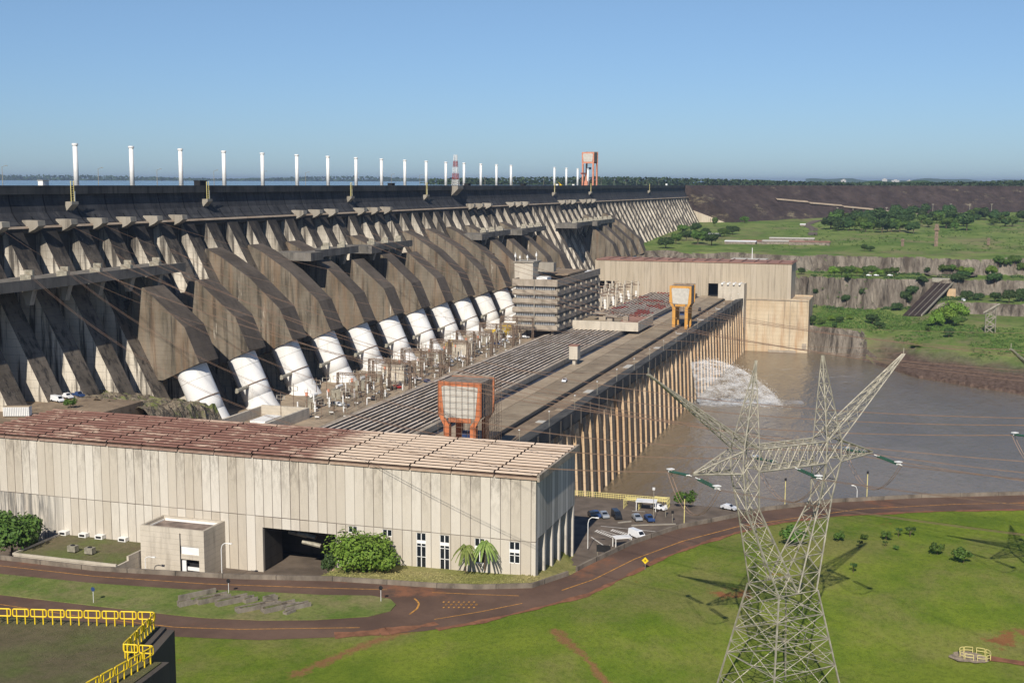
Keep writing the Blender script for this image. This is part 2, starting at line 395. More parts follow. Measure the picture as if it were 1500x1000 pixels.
M['leaf3'] = leaf('bright leaves', (.07, .14, .015), (.17, .25, .035))
M['palm'] = leaf('palm fronds', (.10, .15, .03), (.22, .27, .07))
M['farleaf'] = leaf('distant woodland', (.025, .048, .02), (.05, .085, .03))
M['carwhite'] = plain('white car paint', (.75, .76, .78), .25, 0, .03, spec=.5)
M['carsilver'] = plain('silver car paint', (.42, .44, .46), .3, .4, .03, spec=.5)
M['carblue'] = plain('blue car paint', (.03, .06, .16), .25, 0, .05, spec=.5)
M['carblack'] = plain('black car paint', (.02, .022, .026), .25, 0, .05, spec=.5)
M['carred'] = plain('red car paint', (.32, .02, .02), .25, 0, .05, spec=.5)
M['carmaroon'] = plain('maroon car paint', (.12, .02, .02), .25, 0, .05, spec=.5)

# ------------------------------------------------------------------ sky and sun
EL, AZ = R(38), .1
w = bpy.data.worlds.new('World'); sc.world = w; w.use_nodes = True
bg = w.node_tree.nodes['Background']; sky = w.node_tree.nodes.new('ShaderNodeTexSky'); sky.sky_type = 'NISHITA'
sky.sun_disc = False; sky.sun_elevation = EL; sdir = Vector((-math.cos(EL) * math.cos(AZ), -math.cos(EL) * math.sin(AZ), math.sin(EL)))
sky.sun_rotation = math.atan2(sdir.x, sdir.y); sky.altitude = 200; sky.air_density = 1.0; sky.dust_density = .15; sky.ozone_density = 1.5
tn = w.node_tree.nodes.new('ShaderNodeMix'); tn.data_type = 'RGBA'; tn.blend_type = 'MULTIPLY'; tn.inputs[0].default_value = 1; 
gm = w.node_tree.nodes.new('ShaderNodeTexCoord'); sx = w.node_tree.nodes.new('ShaderNodeSeparateXYZ'); w.node_tree.links.new(gm.outputs['Generated'], sx.inputs[0])
mr = w.node_tree.nodes.new('ShaderNodeMapRange'); w.node_tree.links.new(sx.outputs[2], mr.inputs[0]); mr.inputs[1].default_value = 0; mr.inputs[2].default_value = .16
hc = w.node_tree.nodes.new('ShaderNodeMix'); hc.data_type = 'RGBA'; w.node_tree.links.new(mr.outputs[0], hc.inputs[0]); hc.inputs[6].default_value = (.50, .74, 1.22, 1); hc.inputs[7].default_value = (.80, .95, 1.17, 1)
w.node_tree.links.new(hc.outputs[2], tn.inputs[7])
w.node_tree.links.new(sky.outputs[0], tn.inputs[6]); w.node_tree.links.new(tn.outputs[2], bg.inputs[0]); bg.inputs[1].default_value = .066
sl = bpy.data.lights.new('sun', 'SUN'); sl.energy = 4.8; sl.angle = R(.5); sl.color = (1, .93, .82)
slo = bpy.data.objects.new('sun', sl); COL.objects.link(slo); slo.rotation_euler = sdir.to_track_quat('Z', 'Y').to_euler()
sc.view_settings.view_transform = 'Standard'; sc.view_settings.look = 'None'; sc.view_settings.exposure = 0.2; sc.view_settings.gamma = 1

# ================================================================== DAM
def zt(X): return 226.9 - .0027 * (X - 345)      # crest
def zb(X): return 213.4 - .0037 * (X - 345)      # foot of the crest wall
XEND = 1592.
dam = thing('concrete_dam', 'huge grey concrete dam with dark crest wall and rows of sloping buttresses', 'dam', (900, 284, 150))
b = MB(); c = MB(); NX = 60
xs = [180 + (XEND - 180) * i / NX for i in range(NX + 1)]
def sweep(mb, prof, mi=0):
    n0 = len(mb.v); k = len(prof(xs[0]))
    for x in xs: mb.v += [(x, y, z) for y, z in prof(x)]
    for i in range(NX):
        for j in range(k):
            jj = (j + 1) % k
            mb.f.append((n0 + i * k + jj, n0 + i * k + j, n0 + (i + 1) * k + j, n0 + (i + 1) * k + jj)); mb.m.append(mi)
    mb.f.append(tuple(n0 + j for j in range(k))); mb.m.append(mi)
    mb.f.append(tuple(n0 + NX * k + j for j in range(k - 1, -1, -1))); mb.m.append(mi)
sweep(b, lambda x: [(312, zb(x)), (312, zt(x) - 1.2), (285, zt(x) - 1.2), (284.6, zt(x) - 5), (283.6, zt(x) - 9), (281.6, zb(x) + 1.6), (280.2, zb(x) + .4), (280.2, zb(x))])
wall = b.build('crest_wall', M['crest'], dam)
def crestmat():
    t = NT('crest wall with block joints', .9, 0, .2); x, y, z = t.xyz(True)
    c = t.mix(t.step(t.noise(.1, (1, 1, .8), 6, .6), .3, .7), (.030, .031, .036), (.066, .066, .07))
    c = t.mix(t.math('MULTIPLY', t.step(t.noise(.5, (1, 1, .1), 6, .7), .45, .7), .7), c, (.015, .015, .018))
    c = t.mix(t.math('MULTIPLY', t.step(t.noise(.5, (1, 1, .03), 6, .7, (3, 3, 3)), .56, .7), .4), c, (.16, .15, .14))
    f = t.math('FRACT', t.math('DIVIDE', t.math('SUBTRACT', x, 340.), 17.))
    j = t.math('LESS_THAN', f, .035)
    f2 = t.math('FRACT', t.math('DIVIDE', t.math('SUBTRACT', x, 348.), 17.))
    slot = t.math('MULTIPLY', t.math('LESS_THAN', f2, .05), t.math('LESS_THAN', z, 216.5))
    c = t.mix(t.math('MULTIPLY', t.math('MAXIMUM', j, slot), .9), c, (.005, .005, .006))
    fz = t.math('LESS_THAN', t.math('FRACT', t.math('DIVIDE', z, 2.5)), .06)
    c = t.mix(t.math('MULTIPLY', fz, .35), c, (.01, .01, .012))
    t.col(c); t.bump(t.noise(1.2, (1, 1, .5), 6, .7), .5, .3); return t.m
wall.data.materials[0] = crestmat()
b = MB(); sweep(b, lambda x: [(285.2, zt(x) - 3), (285.2, zt(x)), (283.6, zt(x)), (283.6, zt(x) - 3)])
b.build('parapet', M['crest'], dam)
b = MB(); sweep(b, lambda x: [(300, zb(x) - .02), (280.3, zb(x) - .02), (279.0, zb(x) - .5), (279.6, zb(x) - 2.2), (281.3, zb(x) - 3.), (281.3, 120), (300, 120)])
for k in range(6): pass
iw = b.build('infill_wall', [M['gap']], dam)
iwl = MB(); sweep(iwl, lambda x: [(282, zb(x) + .1), (279.4, zb(x) + .1), (278.9, zb(x) - .6), (282, zb(x) - .6)])
iwl.build('lip_band', M['lip'], dam)
PH = 348.5
S = .53
b = MB()
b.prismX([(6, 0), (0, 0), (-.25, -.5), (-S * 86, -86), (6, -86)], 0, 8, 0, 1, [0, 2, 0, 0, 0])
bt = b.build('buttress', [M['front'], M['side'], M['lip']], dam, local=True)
first = True
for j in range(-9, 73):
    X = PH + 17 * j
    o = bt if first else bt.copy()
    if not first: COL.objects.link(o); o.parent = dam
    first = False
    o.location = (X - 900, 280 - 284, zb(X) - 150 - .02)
# penstock casings
CK = [378 + 34 * k for k in range(15)] + [378 + 34 * k for k in (18.75, 19.75, 20.75, 21.75)]
TRUNC = {0, 1, 5, 7, 12, 14, 15, 17}
for i, cx in enumerate(CK):
    dz = -(cx - 378) * .0022
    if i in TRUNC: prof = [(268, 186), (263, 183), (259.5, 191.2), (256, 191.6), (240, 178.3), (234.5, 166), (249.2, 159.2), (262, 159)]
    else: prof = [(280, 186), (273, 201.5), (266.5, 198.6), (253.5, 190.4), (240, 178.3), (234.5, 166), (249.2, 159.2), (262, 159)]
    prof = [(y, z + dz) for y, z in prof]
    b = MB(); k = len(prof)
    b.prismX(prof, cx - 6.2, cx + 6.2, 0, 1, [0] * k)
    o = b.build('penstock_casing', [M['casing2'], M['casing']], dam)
# gate boxes
for g0, n in ((337, 6), (322, 0), (524, 3), (590, 3), (759, 3), (842, 3), (986, 3), (1056, 3)):
    j0 = round((g0 - 338.2) / 17)
    for q in range(n):
        X = 342.4 + 17 * (j0 + q); z0 = zb(X)
        b = MB(); b.prismX([(281.6, z0 + 2.1), (275.4, z0 + 2), (275.2, z0 + .3), (276.6, z0 - .8), (281.6, z0 - 3)], X, X + 3.6, 0)
        b.build('gate_box', M['box'], dam)
b = MB(); z0 = zb(320); b.prismX([(281.6, z0 + 2.1), (275.4, z0 + 2), (275.2, z0 + .3), (276.6, z0 - .8), (281.6, z0 - 3)], 325.4, 329, 0); b.build('gate_box', M['box'], dam)
# walkways
for n_, (x0, x1) in enumerate([(200, 399), (503, 549), (567, 617), (729, 786), (810, 870), (952, 1015), (1017, 1086)]):
    zz = 197.6 - .0035 * (x0 - 300); b = MB()
    b.box(x0, x1, 256.5, 273, zz - .8, zz); b.box(x0, x1, 256.2, 256.9, zz - 2.6, zz + .7); b.box(x0, x1, 264, 265, zz - 2.4, zz - .8)
    if n_: b.box(x0 - 12, x0, 252, 270, zz - 3.2, zz + .4)
    b.build('walkway', M['walk'], dam)
    X = x0 + 6; 
    j = math.ceil((x0 - PH) / 17)
    while PH + 17 * j + 4 < x1 + 3:
        X = PH + 17 * j + 2; b = MB()
        b.prismX([(261.5, zz - .8), (256.95, zz - 2.7), (257.6, zz - 3), (259, zz - 7.5), (260.5, zz - 7.5)][::1], X, X + 2.2)
        b.build('corbel', M['box'], dam)
        b = MB(); b.box(X, X + 1.6, 258, 262, zz, zz + 1.8); b.box(X + 2, X + 2.8, 259, 262, zz, zz + 3.2); b.build('valve_box', M['steel'], dam); j += 1
# penstocks (white)
def penstock():
    t = thing('penstock', '', 'penstock', (0, 0, 0), 0, 'white penstocks below the dam')
    P0 = Vector((0, 243.4, 166.5)); P1 = Vector((0, 232.6, 142.8)); ax = P1 - P0; d = ax.normalized()
    b = MB(); b.rings([(P0.lerp(P1, q / 6), 5.65, ax) for q in range(6)], 36); b.build('pipe', M['pipe'], t, True, True)
    b = MB(); b.rings([(P0.lerp(P1, .8), 5.67, ax), (P0.lerp(P1, .87), 5.8, (0, -.4, -1)), (P0.lerp(P1, .93), 6.15, (0, -.25, -1)), (P0.lerp(P1, .975), 6.8, (0, -.08, -1)), (P0.lerp(P1, 1.0), 7.4, (0, 0, -1)), (P1 + Vector((0, 0, -1)), 7.4, (0, 0, -1))], 36, 0, False); b.build('flared_base', M['pipe'], t, True, True)
    pm = P0.lerp(P1, .6)
    b = MB(); b.rings([(pm - d * .18, 5.95, ax), (pm + d * .18, 5.95, ax)], 36); b.build('stiffener_ring', M['steelrust'], t, False, True)
    b = MB(); pq = P0.lerp(P1, .33); b.rings([(pq - d * .05, 5.7, ax), (pq + d * .05, 5.7, ax)], 36); b.build('joint_ring', M['steel'], t, False, True)
    b = MB(); b.tube(pm + Vector((-5.4, -1, 0)), pm + Vector((-13, -1, -.4)), .65, 10); b.tube(pm + Vector((-13, -1, -.4)), pm + Vector((-13.7, -1, -.4)), .95, 10); b.build('support_beam', M['steel'], t, False, True)
    return snap(t)
pen = penstock()
for k in range(15):
    loc = (378 + 34 * k, 0, -.06 * k)
    if k == 0: pen.location = loc; o = pen
    else: o = copy_tree(pen, loc)
    o['label'] = '%s huge white penstock pipe from the left below the dam' % WORDS[k]
for i, kk in enumerate((18.75, 19.75, 20.75, 21.75)):
    copy_tree(pen, (378 + 34 * kk, 0, -1), '%s white penstock behind the far long hall, counting from the left' % WORDS[i])
# vent pipes on the crest
b = MB(); v = thing('vent_pipe', '', 'vent pipe', (382.5, 290, 0), 0, 'white vent pipes on the dam crest')
b.rings([((0, 0, -1), .95, (0, 0, 1)), ((0, 0, 15.2), .82, (0, 0, 1))], 14); b.build('shaft', M['white'], v, True, True)
b = MB(); b.rings([((0, 0, 14.9), .83, (0, 0, 1)), ((0, 0, 15.2), 1.12, (0, 0, 1)), ((0, 0, 15.75), 1.12, (0, 0, 1)), ((0, 0, 15.85), .9, (0, 0, 1))], 14); b.build('cowl', M['white'], v, False, True)
b = MB(); b.rings([((0, 0, -1), 1.3, (0, 0, 1)), ((0, 0, .3), 1.3, (0, 0, 1))], 14); b.build('foot_collar', M['white'], v, False, True)
snap(v)
VX = [382.5 + 33.85 * k for k in range(16)] + [1007.5, 1044.8, 1082.4, 1118.8]
for k, X in enumerate(VX):
    o = v if k == 0 else copy_tree(v)
    o.location = (X, 290, zt(X) - .8); o['label'] = '%s tall white vent pipe from the left on the dam crest' % WORDS[k]

# small furniture of the crest
def stair(X, i):
    t = thing('crest_platform', '%s yellow ladder and pale corbel hanging on the dark crest wall, from the left' % WORDS[i], 'ladder platform', (X, 284, zt(X)), 0, 'yellow ladders on the crest wall')
    b = MB(); b.prismX([(0.3, -5.6), (-2.6, -5.6), (-2.6, -6.6), (0.3, -9.4)], -1.9, 1.9); b.build('corbel', M['box'], t, local=True)
    b = MB()
    for dx in (-.8, .8): b.tube((dx, -1.6, -5.6), (dx, -1.6, 1.6), .14)
    for q in range(9): b.tube((-.8, -1.6, -5.2 + q * .8), (.8, -1.6, -5.2 + q * .8), .09)
    b.build('ladder', M['paleyellow'], t, local=True)
    b = MB(); b.tube((1.8, -1.2, -5.6), (1.8, -1.2, -2), .25, 8); b.build('pipe', M['white'], t, local=True)
for i, X in enumerate((370, 458, 597, 703, 982, 1101, 1361)): stair(X, i)
for i, X in enumerate([356, 409, 448, 492, 536, 580, 640, 690, 735, 800, 860, 925, 1010, 1165, 1210, 1265, 1320, 1375, 1430, 1500]):
    t = thing('crest_lamp', '%s thin lamp post from the left along the dam crest' % WORDS[i], 'street lamp', (X, 300, zt(X) - 1.2), 0, 'thin lamp posts along the dam crest')
    b = MB(); b.tube((0, 0, 0), (0, 0, 7.5), .14, 6, r2=.08); b.build('post', M['steel'], t, local=True)
    b = MB(); b.tube((0, 0, 7.5), (0, -1.6, 7.9), .06); b.box(-.2, .2, -2.2, -1.4, 7.8, 8.0); b.build('lamp_head', M['steel'], t, local=True)
for i, (X, wd, h) in enumerate([(460, 5.5, 2.2), (660, 4, 1.5), (787, 5, 1.4), (911, 6, 1.4)]):
    t = thing('winch_house', '%s small dark box from the left standing on the dam crest edge' % WORDS[i], 'winch house', (X, 287, zt(X) - .4), 0, 'dark boxes on the crest')
    b = MB(); b.box(-wd / 2, wd / 2, -1.4, 1.4, -.6, h); b.build('cabin', M['dark'], t, local=True)
    b = MB(); b.box(-wd / 2 - .2, wd / 2 + .2, -1.6, 1.6, h, h + .25); b.build('roof', M['dark'], t, local=True)
for i, (X, h) in enumerate([(362, 2.6), (1010, 2.), (1062, 2), (1488, 3)]):
    t = thing('control_cabinet', ['white cabinet on the crest left of the first vent pipe', 'white cabinet on the crest between two far vent pipes', 'white cabinet on the crest before the big crane', 'cream hut on the crest near the rockfill dam'][i], 'cabinet', (X, 288, zt(X) - 1), 0)
    b = MB(); b.box(-1.6, 1.6, -1, 1, -.2, h); b.build('housing', M['white'], t, local=True)
    b = MB(); b.box(-1.8, 1.8, -1.2, 1.2, h, h + .2); b.build('lid', M['panel'], t, local=True)
# red and white mast
t = thing('radio_mast', 'red and white lattice mast standing on the dam crest', 'mast', (754, 283, zt(754)))
b = MB(); b.prismX([(3, -.2), (-3.5, -.2), (-3.5, -2.2), (1, -6.5), (3, -6.5)], -5, 5); b.build('bracket', M['box'], t, local=True)
for q in range(5):
    b = MB(); a0 = 1.9 - q * .22; a1 = 1.9 - (q + 1) * .22; z0, z1 = q * 3.9, q * 3.9 + 3.9
    b.lattice([(-a0, -a0, z0), (a0, -a0, z0), (a0, a0, z0), (-a0, a0, z0)], [(-a1, -a1, z1), (a1, -a1, z1), (a1, a1, z1), (-a1, a1, z1)], 3, .13, .07)
    b.build('mast_section', M['red'] if q % 2 else M['white'], t, local=True)
# gantry cranes
def gantry(name, label, X, Y0, Y1, D, z0, zbot, ztop, paint, legw=2.0, taper=1.7, grid=False, side=None, hoist=True, panelm=None):
    t = thing(name, label, 'gantry crane', (X, (Y0 + Y1) / 2, z0)); hw = (Y1 - Y0) / 2; H = ztop - z0; Bz = zbot - z0
    # frame ring on the front and back
    for xx, nm in ((0, 'front_frame'), (D, 'rear_frame')):
        b = MB(); s_ = -1 if xx == 0 else 1
        def q(y0, y1, za, zb_): b.box(xx - .25, xx + .25, y0, y1, za, zb_)
        q(-hw, hw, H - 1.3, H); q(-hw + taper + legw - .3, hw - taper - legw + .3, Bz - 1.4, Bz)
        for sg in (-1, 1):
            o = [(sg * hw, H - 1.3), (sg * (hw - 1.1), H - 1.3), (sg * (hw - legw), Bz), (sg * (hw - taper - legw), Bz - 2.6), (sg * (hw - taper), Bz - 2.2), (sg * hw, Bz + .8)]
            if sg < 0: o = o[::-1]
            b.prismX(o, xx - .3, xx + .3)
        b.build(nm, M[paint], t, local=True)
    b = MB(); b.box(-.2, D - .1, -hw + .5, hw - .5, Bz, H - .5); b.build('machine_house', [side or M['cladside']], t, local=True)
    b = MB(); b.prismX([(-hw + 1.1, H - 1.9), (-hw + 1.9, H - 1.3), (hw - 1.9, H - 1.3), (hw - 1.1, H - 1.9), (hw - 1.9, Bz + .1), (-hw + 1.9, Bz + .1)], -.3, .1); b.build('front_panel', panelm or M['panel'], t, local=True)
    b = MB(); b.box(.1, D, -hw + .6, hw - .6, H - .5, H - .15); b.box(D - .3, D + .3, -hw, hw, H, H + .6); b.build('roof', side or M['cladside'], t, local=True)
    for xx in (.6, D - .6):
        for sg in (-1, 1):
            b = MB(); yy = sg * (hw - taper - legw / 2)
            b.box(xx - 1, xx + 1, yy - legw / 2 + .1, yy + legw / 2 - .1, .9, Bz - 2.2); b.box(xx - 1.6, xx + 1.6, yy - .7, yy + .7, 0, .9)
            b.build('leg', M[paint], t, local=True)
    if hoist:
        b = MB(); 
        for dy in (-.8, .8): b.tube((D / 2, dy, Bz), (D / 2, dy, Bz - 5), .08)
        b.box(D / 2 - .6, D / 2 + .6, -1.3, 1.3, Bz - 7, Bz - 5); b.build('hoist_block', M['carblue'], t, local=True)
    if grid:
        b = MB()
        for q_ in range(8):
            y = -hw + .2 + q_ * (2 * hw - .4) / 7
            b.tube((-1., y, 0), (-1., y, H + .6), .055)
        for q_ in range(13):
            z = .8 + q_ * 1.95; b.tube((-1., -hw, z), (-1., hw, z), .055)
        for q_ in range(9):
            x = -1 + q_ * (D + 2) / 8
            b.tube((x, -hw - 1, 0), (x, -hw - 1, H + .4), .055); b.tube((x, -hw - 2, 0), (x, -hw - 2, H - 1), .055)
        for q_ in range(13):
            z = .8 + q_ * 1.95
            b.tube((-1, -hw - 1, z), (D + 1, -hw - 1, z), .06); b.tube((-1, -hw - 2, z), (D + 1, -hw - 2, z), .06)
            if q_ < 12: b.tube((q_ % 4 * 3, -hw - 1, z), (q_ % 4 * 3 + 3, -hw - 1, z + 1.95), .05)
        b.build('scaffolding', M['steelrust'], t, local=True)
    return t
gantry('gantry_crane', 'orange gantry crane with pale front wrapped in scaffolding, behind the near hall roof', 349.5, 123, 137, 12, 144, 157.2, 168.3, 'orange', grid=True)
gantry('gantry_crane', 'amber gantry crane with grey front standing on the far end of the deck', 715.3, 122.7, 135.5, 13, 143.6, 158, 168.6, 'amber')
gantry('gantry_crane', 'tall salmon gantry crane on the dam crest above the far vent pipes', 1136, 288.6, 300.4, 15, 224, 246.5, 255.5, 'salmon', legw=1.6, taper=.1)
t = thing('jib_crane', 'small red jib crane beside the tall crane on the crest', 'crane', (1118, 292, 223.8))
b = MB(); b.box(-2.5, 6, -2.5, 2.5, 1, 5); b.build('cab', M['salmon'], t, local=True)
b = MB(); b.box(-.6, .6, -.6, .6, 5, 12); b.build('tower', M['salmon'], t, local=True)
b = MB(); b.box(-16, 8, -.5, .5, 11.2, 12.4); b.build('jib', M['red'], t, local=True)
t = thing('loading_arm', 'yellow loader arm standing on the crest between vent pipes', 'loader', (1025, 289, 224))
b = MB(); b.box(-2, 3, -1, 1, 0, 1.6); b.build('body', M['yellow'], t, local=True)
b = MB(); b.tube((0, 0, 1.5), (-4, 3, 5), .4); b.build('arm', M['yellow'], t, local=True)

# ================================================================== POWERHOUSE
pw = thing('powerhouse', 'long powerhouse block with ribbed roof, roadway deck and tall river piers', 'powerhouse', (600, 150, 144))
X0, X1 = 300., 918.
b = MB()
SEG = [300 + 22.9 * i for i in range(28)]
for i in range(27):
    if 668 < SEG[i] < 700: continue
    r_ = MB(); a, e = SEG[i], SEG[i + 1] - .5
    r_.box(a, e, 155, 188.6, 144.5, 145.4, 0)
    nr = 13
    for q in range(nr):
        y = 156 + q * 2.55; r_.box(a + .2, e, y + .3, y + 1.5, 145.4, 146.25, 0); r_.box(a + .1, e, y + .05, y + 1.0, 146.26, 146.55, 1)
    r_.build('roof_section', [M['phroof'], M['phrib']], pw)
b = MB(); b.box(X0, 918, 153.2, 155, 144.4, 146.6); b.box(X0, 700, 188.6, 189.8, 144, 146.2); b.build('roof_curb', M['ledge'], pw)
b = MB(); b.box(X0, 918, 149.8, 153.2, 143.6, 144.0); b.build('drain_channel', M['blue'], pw)
b = MB(); b.box(X0, 918, 143, 149.8, 143, 144.75); b.build('service_strip', M['decktan'], pw)
b = MB(); b.box(X0, 918, 131.6, 143, 143, 144.6); b.build('deck_road', M['deckgrey'], pw)
for i in range(22):
    b = MB(); b.box(X0 + i * 28 + 3, X0 + i * 28 + 3.25, 131.7, 142.9, 144.6, 144.64); b.build('joint', M['dark'], pw)
b = MB(); b.box(X0, 918, 118.3, 131.6, 142, 143.2); b.build('crane_apron', M['deckbrown'], pw)
b = MB(); b.box(X0, 918, 130.6, 131.58, 143.2, 144.1); b.build('rail_kerb', M['dark'], pw)
for i in range(20):
    X = 420 + i * 23 + rnd.uniform(-4, 4); b = MB(); b.box(X, X + rnd.uniform(3, 12), 120.5, 127, 143.2, 143.3); b.build('hatch_cover', M['decktan'] if i % 3 else M['panel'], pw)
def outerwall():
    b = MB(); b.prismX([(118.3, 144.9), (117.5, 144.9), (117.5, 140.2), (118.6, 138.9), (123, 138.9), (123, 144)][::1], X0, 918); b.build('outer_wall', M['crest'], pw)
outerwall()
for i in range(44):
    X = 306 + i * 14; b = MB(); b.box(X, X + .7, 117.0, 117.5, 138.4, 144.4)
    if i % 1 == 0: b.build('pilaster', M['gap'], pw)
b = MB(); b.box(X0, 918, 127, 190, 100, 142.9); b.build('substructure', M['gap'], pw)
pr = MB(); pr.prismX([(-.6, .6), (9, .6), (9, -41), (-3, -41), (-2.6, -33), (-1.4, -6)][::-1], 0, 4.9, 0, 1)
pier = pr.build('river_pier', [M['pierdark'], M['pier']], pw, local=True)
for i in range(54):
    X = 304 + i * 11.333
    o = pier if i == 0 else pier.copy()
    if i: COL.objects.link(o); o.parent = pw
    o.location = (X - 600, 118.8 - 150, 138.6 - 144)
# deck lamps: thin poles along the outer edge
for i in range(16):
    X = 372 + i * 34
    t = thing('deck_lamp', '%s thin pole lamp from the near end along the deck edge above the river' % WORDS[i], 'street lamp', (X, 118.1, 144.9), 0, 'pole lamps along the deck edge')
    b = MB(); b.tube((0, 0, 0), (0, 0, 5), .09, 5); b.build('post', M['steel'], t, local=True)
    b = MB(); b.box(-.3, .3, -.25, .25, 5, 5.25); b.build('lamp_head', M['white'], t, local=True)
# small lift tower and low roof block
t = thing('stair_tower', 'small square concrete tower with red cap standing beside the ribbed roof', 'tower', (549, 148, 144))
b = MB(); b.box(547.6, 553, 146, 150, 147.4, 153.6); b.box(548.6, 552, 147.2, 148.6, 144.7, 147.4); b.build('shaft', M['annexc'], t)
b = MB(); b.box(547.4, 553.2, 145.8, 150.2, 153.6, 153.9); b.build('cap', M['roofred'], t)
t = thing('roof_block', 'low concrete block with parapet and brown roof lying across the ribbed roof', 'building', (690, 164, 145))
b = MB(); b.box(670.6, 671.4, 144.2, 184, 146.4, 151.4); b.box(671.4, 712, 144.2, 145, 146.4, 151.4); b.box(671.4, 712, 183.2, 184, 146.4, 151.4); b.build('parapet_wall', M['annexc'], t)
b = MB(); b.box(671.4, 712, 145, 183.2, 146.2, 149.6); b.build('roof', M['deckgrey'], t)
b = MB(); b.box(680, 712, 145, 158, 149.6, 150.3); b.build('brown_roof', M['roofred'], t)
b = MB(); b.box(675, 680, 160, 163, 149.6, 153.5); b.box(674, 683, 157, 165, 153.5, 154); b.box(684, 687, 153, 156, 149.6, 153.2); b.box(692, 697, 168, 172, 149.6, 153.2); b.box(690, 700, 166, 175, 153.2, 153.6); b.build('roof_hut', M['ledge'], t)

# ---------------------------------------------------------------- office building
of = thing('office_building', 'brown concrete office block with stacked window bands and deep ledges', 'office building', (680, 195, 146))
bx0, bx1, by0, by1 = 639., 734., 181.8, 207.2
zt0 = 176.3; PITCH = 4.75
b = MB(); b.box(bx0 + 1.6, bx1 - 1.6, by0 + 1.6, by1 - 1.6, 149.2, 174.2); b.build('core', M['dark'], of)
b = MB(); b.box(bx0, bx1, by0, by1, 172.6, 172.9); b.box(bx0, bx0 + .6, by0, by1, 172.9, zt0); b.box(bx0 + .6, bx1, by0, by0 + .6, 172.9, zt0); b.box(bx1 - .6, bx1, by0 + .6, by1, 172.9, zt0 - 1); b.box(bx0 + .6, bx1 - .6, by1 - .6, by1, 172.9, zt0); b.build('roof_parapet', M['ledge'], of)
for f in range(5):
    z = 148.6 + f * PITCH
    b = MB(); b.prismX([(by0, z), (by0, z + 2.6), (by1, z + 2.6), (by1, z)][::-1], bx0 + .5, bx1); b.prismX([(by0 + .4, z + 2.6), (by0 + .4, z + 3.0), (by1 - .4, z + 3.0), (by1 - .4, z + 2.6)][::-1], bx0, bx1 - .5); b.box(bx0, bx0 + .5, by0, by1, z + .6, z + 2.6)
    b.build('ledge', M['ledge'], of)
    b = MB(); nw = 22
    for q in range(nw):
        y = by0 + 1.9 + q * (by1 - by0 - 3.6) / nw
        b.box(bx0 + 1.45, bx0 + 1.6, y, y + .62, z + 3.0, z + PITCH - .1)
    b.build('window_band', M['carsilver'], of)
    b = MB(); b.box(bx0 + 2, bx1 - 1, by0 + 1.5, by0 + 1.75, z + 2.5, z + 2.8)
    for q in range(24):
        x = bx0 + 2 + q * 3.9
        b.box(x, x + .35, by0 + .2, by0 + 1.7, z + 2.6, z + PITCH)
        if q % 3 == 0: b.box(x - .3, x + .9, by0 - .7, by0 + 1.4, z + 2.2, z + 3.7)
    b.build('window_fin', M['box'], of)
for q in range(1):
    b = MB(); b.box(bx0 - .12, bx0 + .05, by0 + 12.6, by0 + 13.2, 149, zt0 - .2); b.build('downpipe', M['box'], of)
for q in range(8):
    b = MB(); x = bx0 + 3 + q * 12.5
    for yy in (by0 + 3, by1 - 4): b = MB(); b.box(x, x + 1.2, yy, yy + 1.2, 143.8, 149.2); b.build('stilt', M['ledge'], of)
b = MB(); b.box(650, 664, 199, 209.5, 172.9, 184.5); b.build('stair_block', M['annexc'], of)
b = MB(); b.box(649.4, 665, 198.4, 210, 184.5, 185.1); b.box(660, 665, 190, 199, 179, 184); b.build('stair_roof', M['box'], of)
b = MB(); b.box(649, 657, 190.5, 196.5, 172.9, 176.8); b.build('white_hut', M['white'], of)
b = MB(); b.box(668, 706, 183, 200, 176.5, 177.6); b.box(664, 668, 183, 200, 176.9, 177.3); b.build('upper_roof', M['deckbrown'], of)
b = MB(); b.box(669, 705, 184, 199, 172.9, 176.5); b.build('penthouse', M['ledge'], of)
b = MB()
for q, (x, y, h) in enumerate([(650, 209, 5), (652, 207, 3.5), (656, 204, 3.5), (660, 200, 5), (663, 206, 2.5)]): b.tube((x, y, 185), (x, y, 185 + h), .12, 6); b.box(x - .4, x + .4, y - .4, y + .4, 184.9 + h * .5, 185 + h * .8)
b.build('antenna', M['white'], of)
b = MB(); b.box(710, 732, 184, 204, 174.6, 175.2); b.build('white_roof', M['white'], of)

# ================================================================== FAR HALL
fh = thing('far_hall', 'long beige assembly hall with reddish roof closing the far end of the powerhouse', 'hall', (935, 160, 144))
Xf = 920.
op = [(216.5, 229, 138, 153.6), (135.9, 145.4, 143.8, 153.9)]      # openings (y0,y1,z0,z1)
b = MB(); ys = [72.0 + 13.4, 135.9, 145.4, 216.5, 229, 232]
b.box(Xf, Xf + 1, 85.2, 135.9, 143.5, 169.4); b.box(Xf, Xf + 1, 145.4, 216.5, 138, 169.4); b.box(Xf, Xf + 1, 229, 232, 138, 169.4)
b.box(Xf, Xf + 1, 135.9, 145.4, 153.9, 169.4); b.box(Xf, Xf + 1, 216.5, 229, 153.6, 169.4)
b.box(Xf + 1, Xf + 34, 85.2, 86.2, 143.5, 169.4); b.box(Xf + 1, Xf + 34, 231, 232, 138, 169.4); b.box(Xf + 33, Xf + 34, 86.2, 231, 138, 169.4)
b.build('upper_wall', M['farwall'], fh)
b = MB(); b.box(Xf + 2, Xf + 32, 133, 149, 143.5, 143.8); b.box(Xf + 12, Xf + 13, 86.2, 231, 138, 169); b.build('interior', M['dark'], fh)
b = MB(); b.box(Xf - .6, Xf + 35, 84.4, 231, 169.4, 170.0); b.build('roof', M['roofred'], fh)
for q in range(16):
    b = MB(); y = 85 + q * 9.1; b.box(Xf - .8, Xf + 35, y, y + .5, 170.3, 170.7); b.build('roof_rib', M['roofred'], fh)
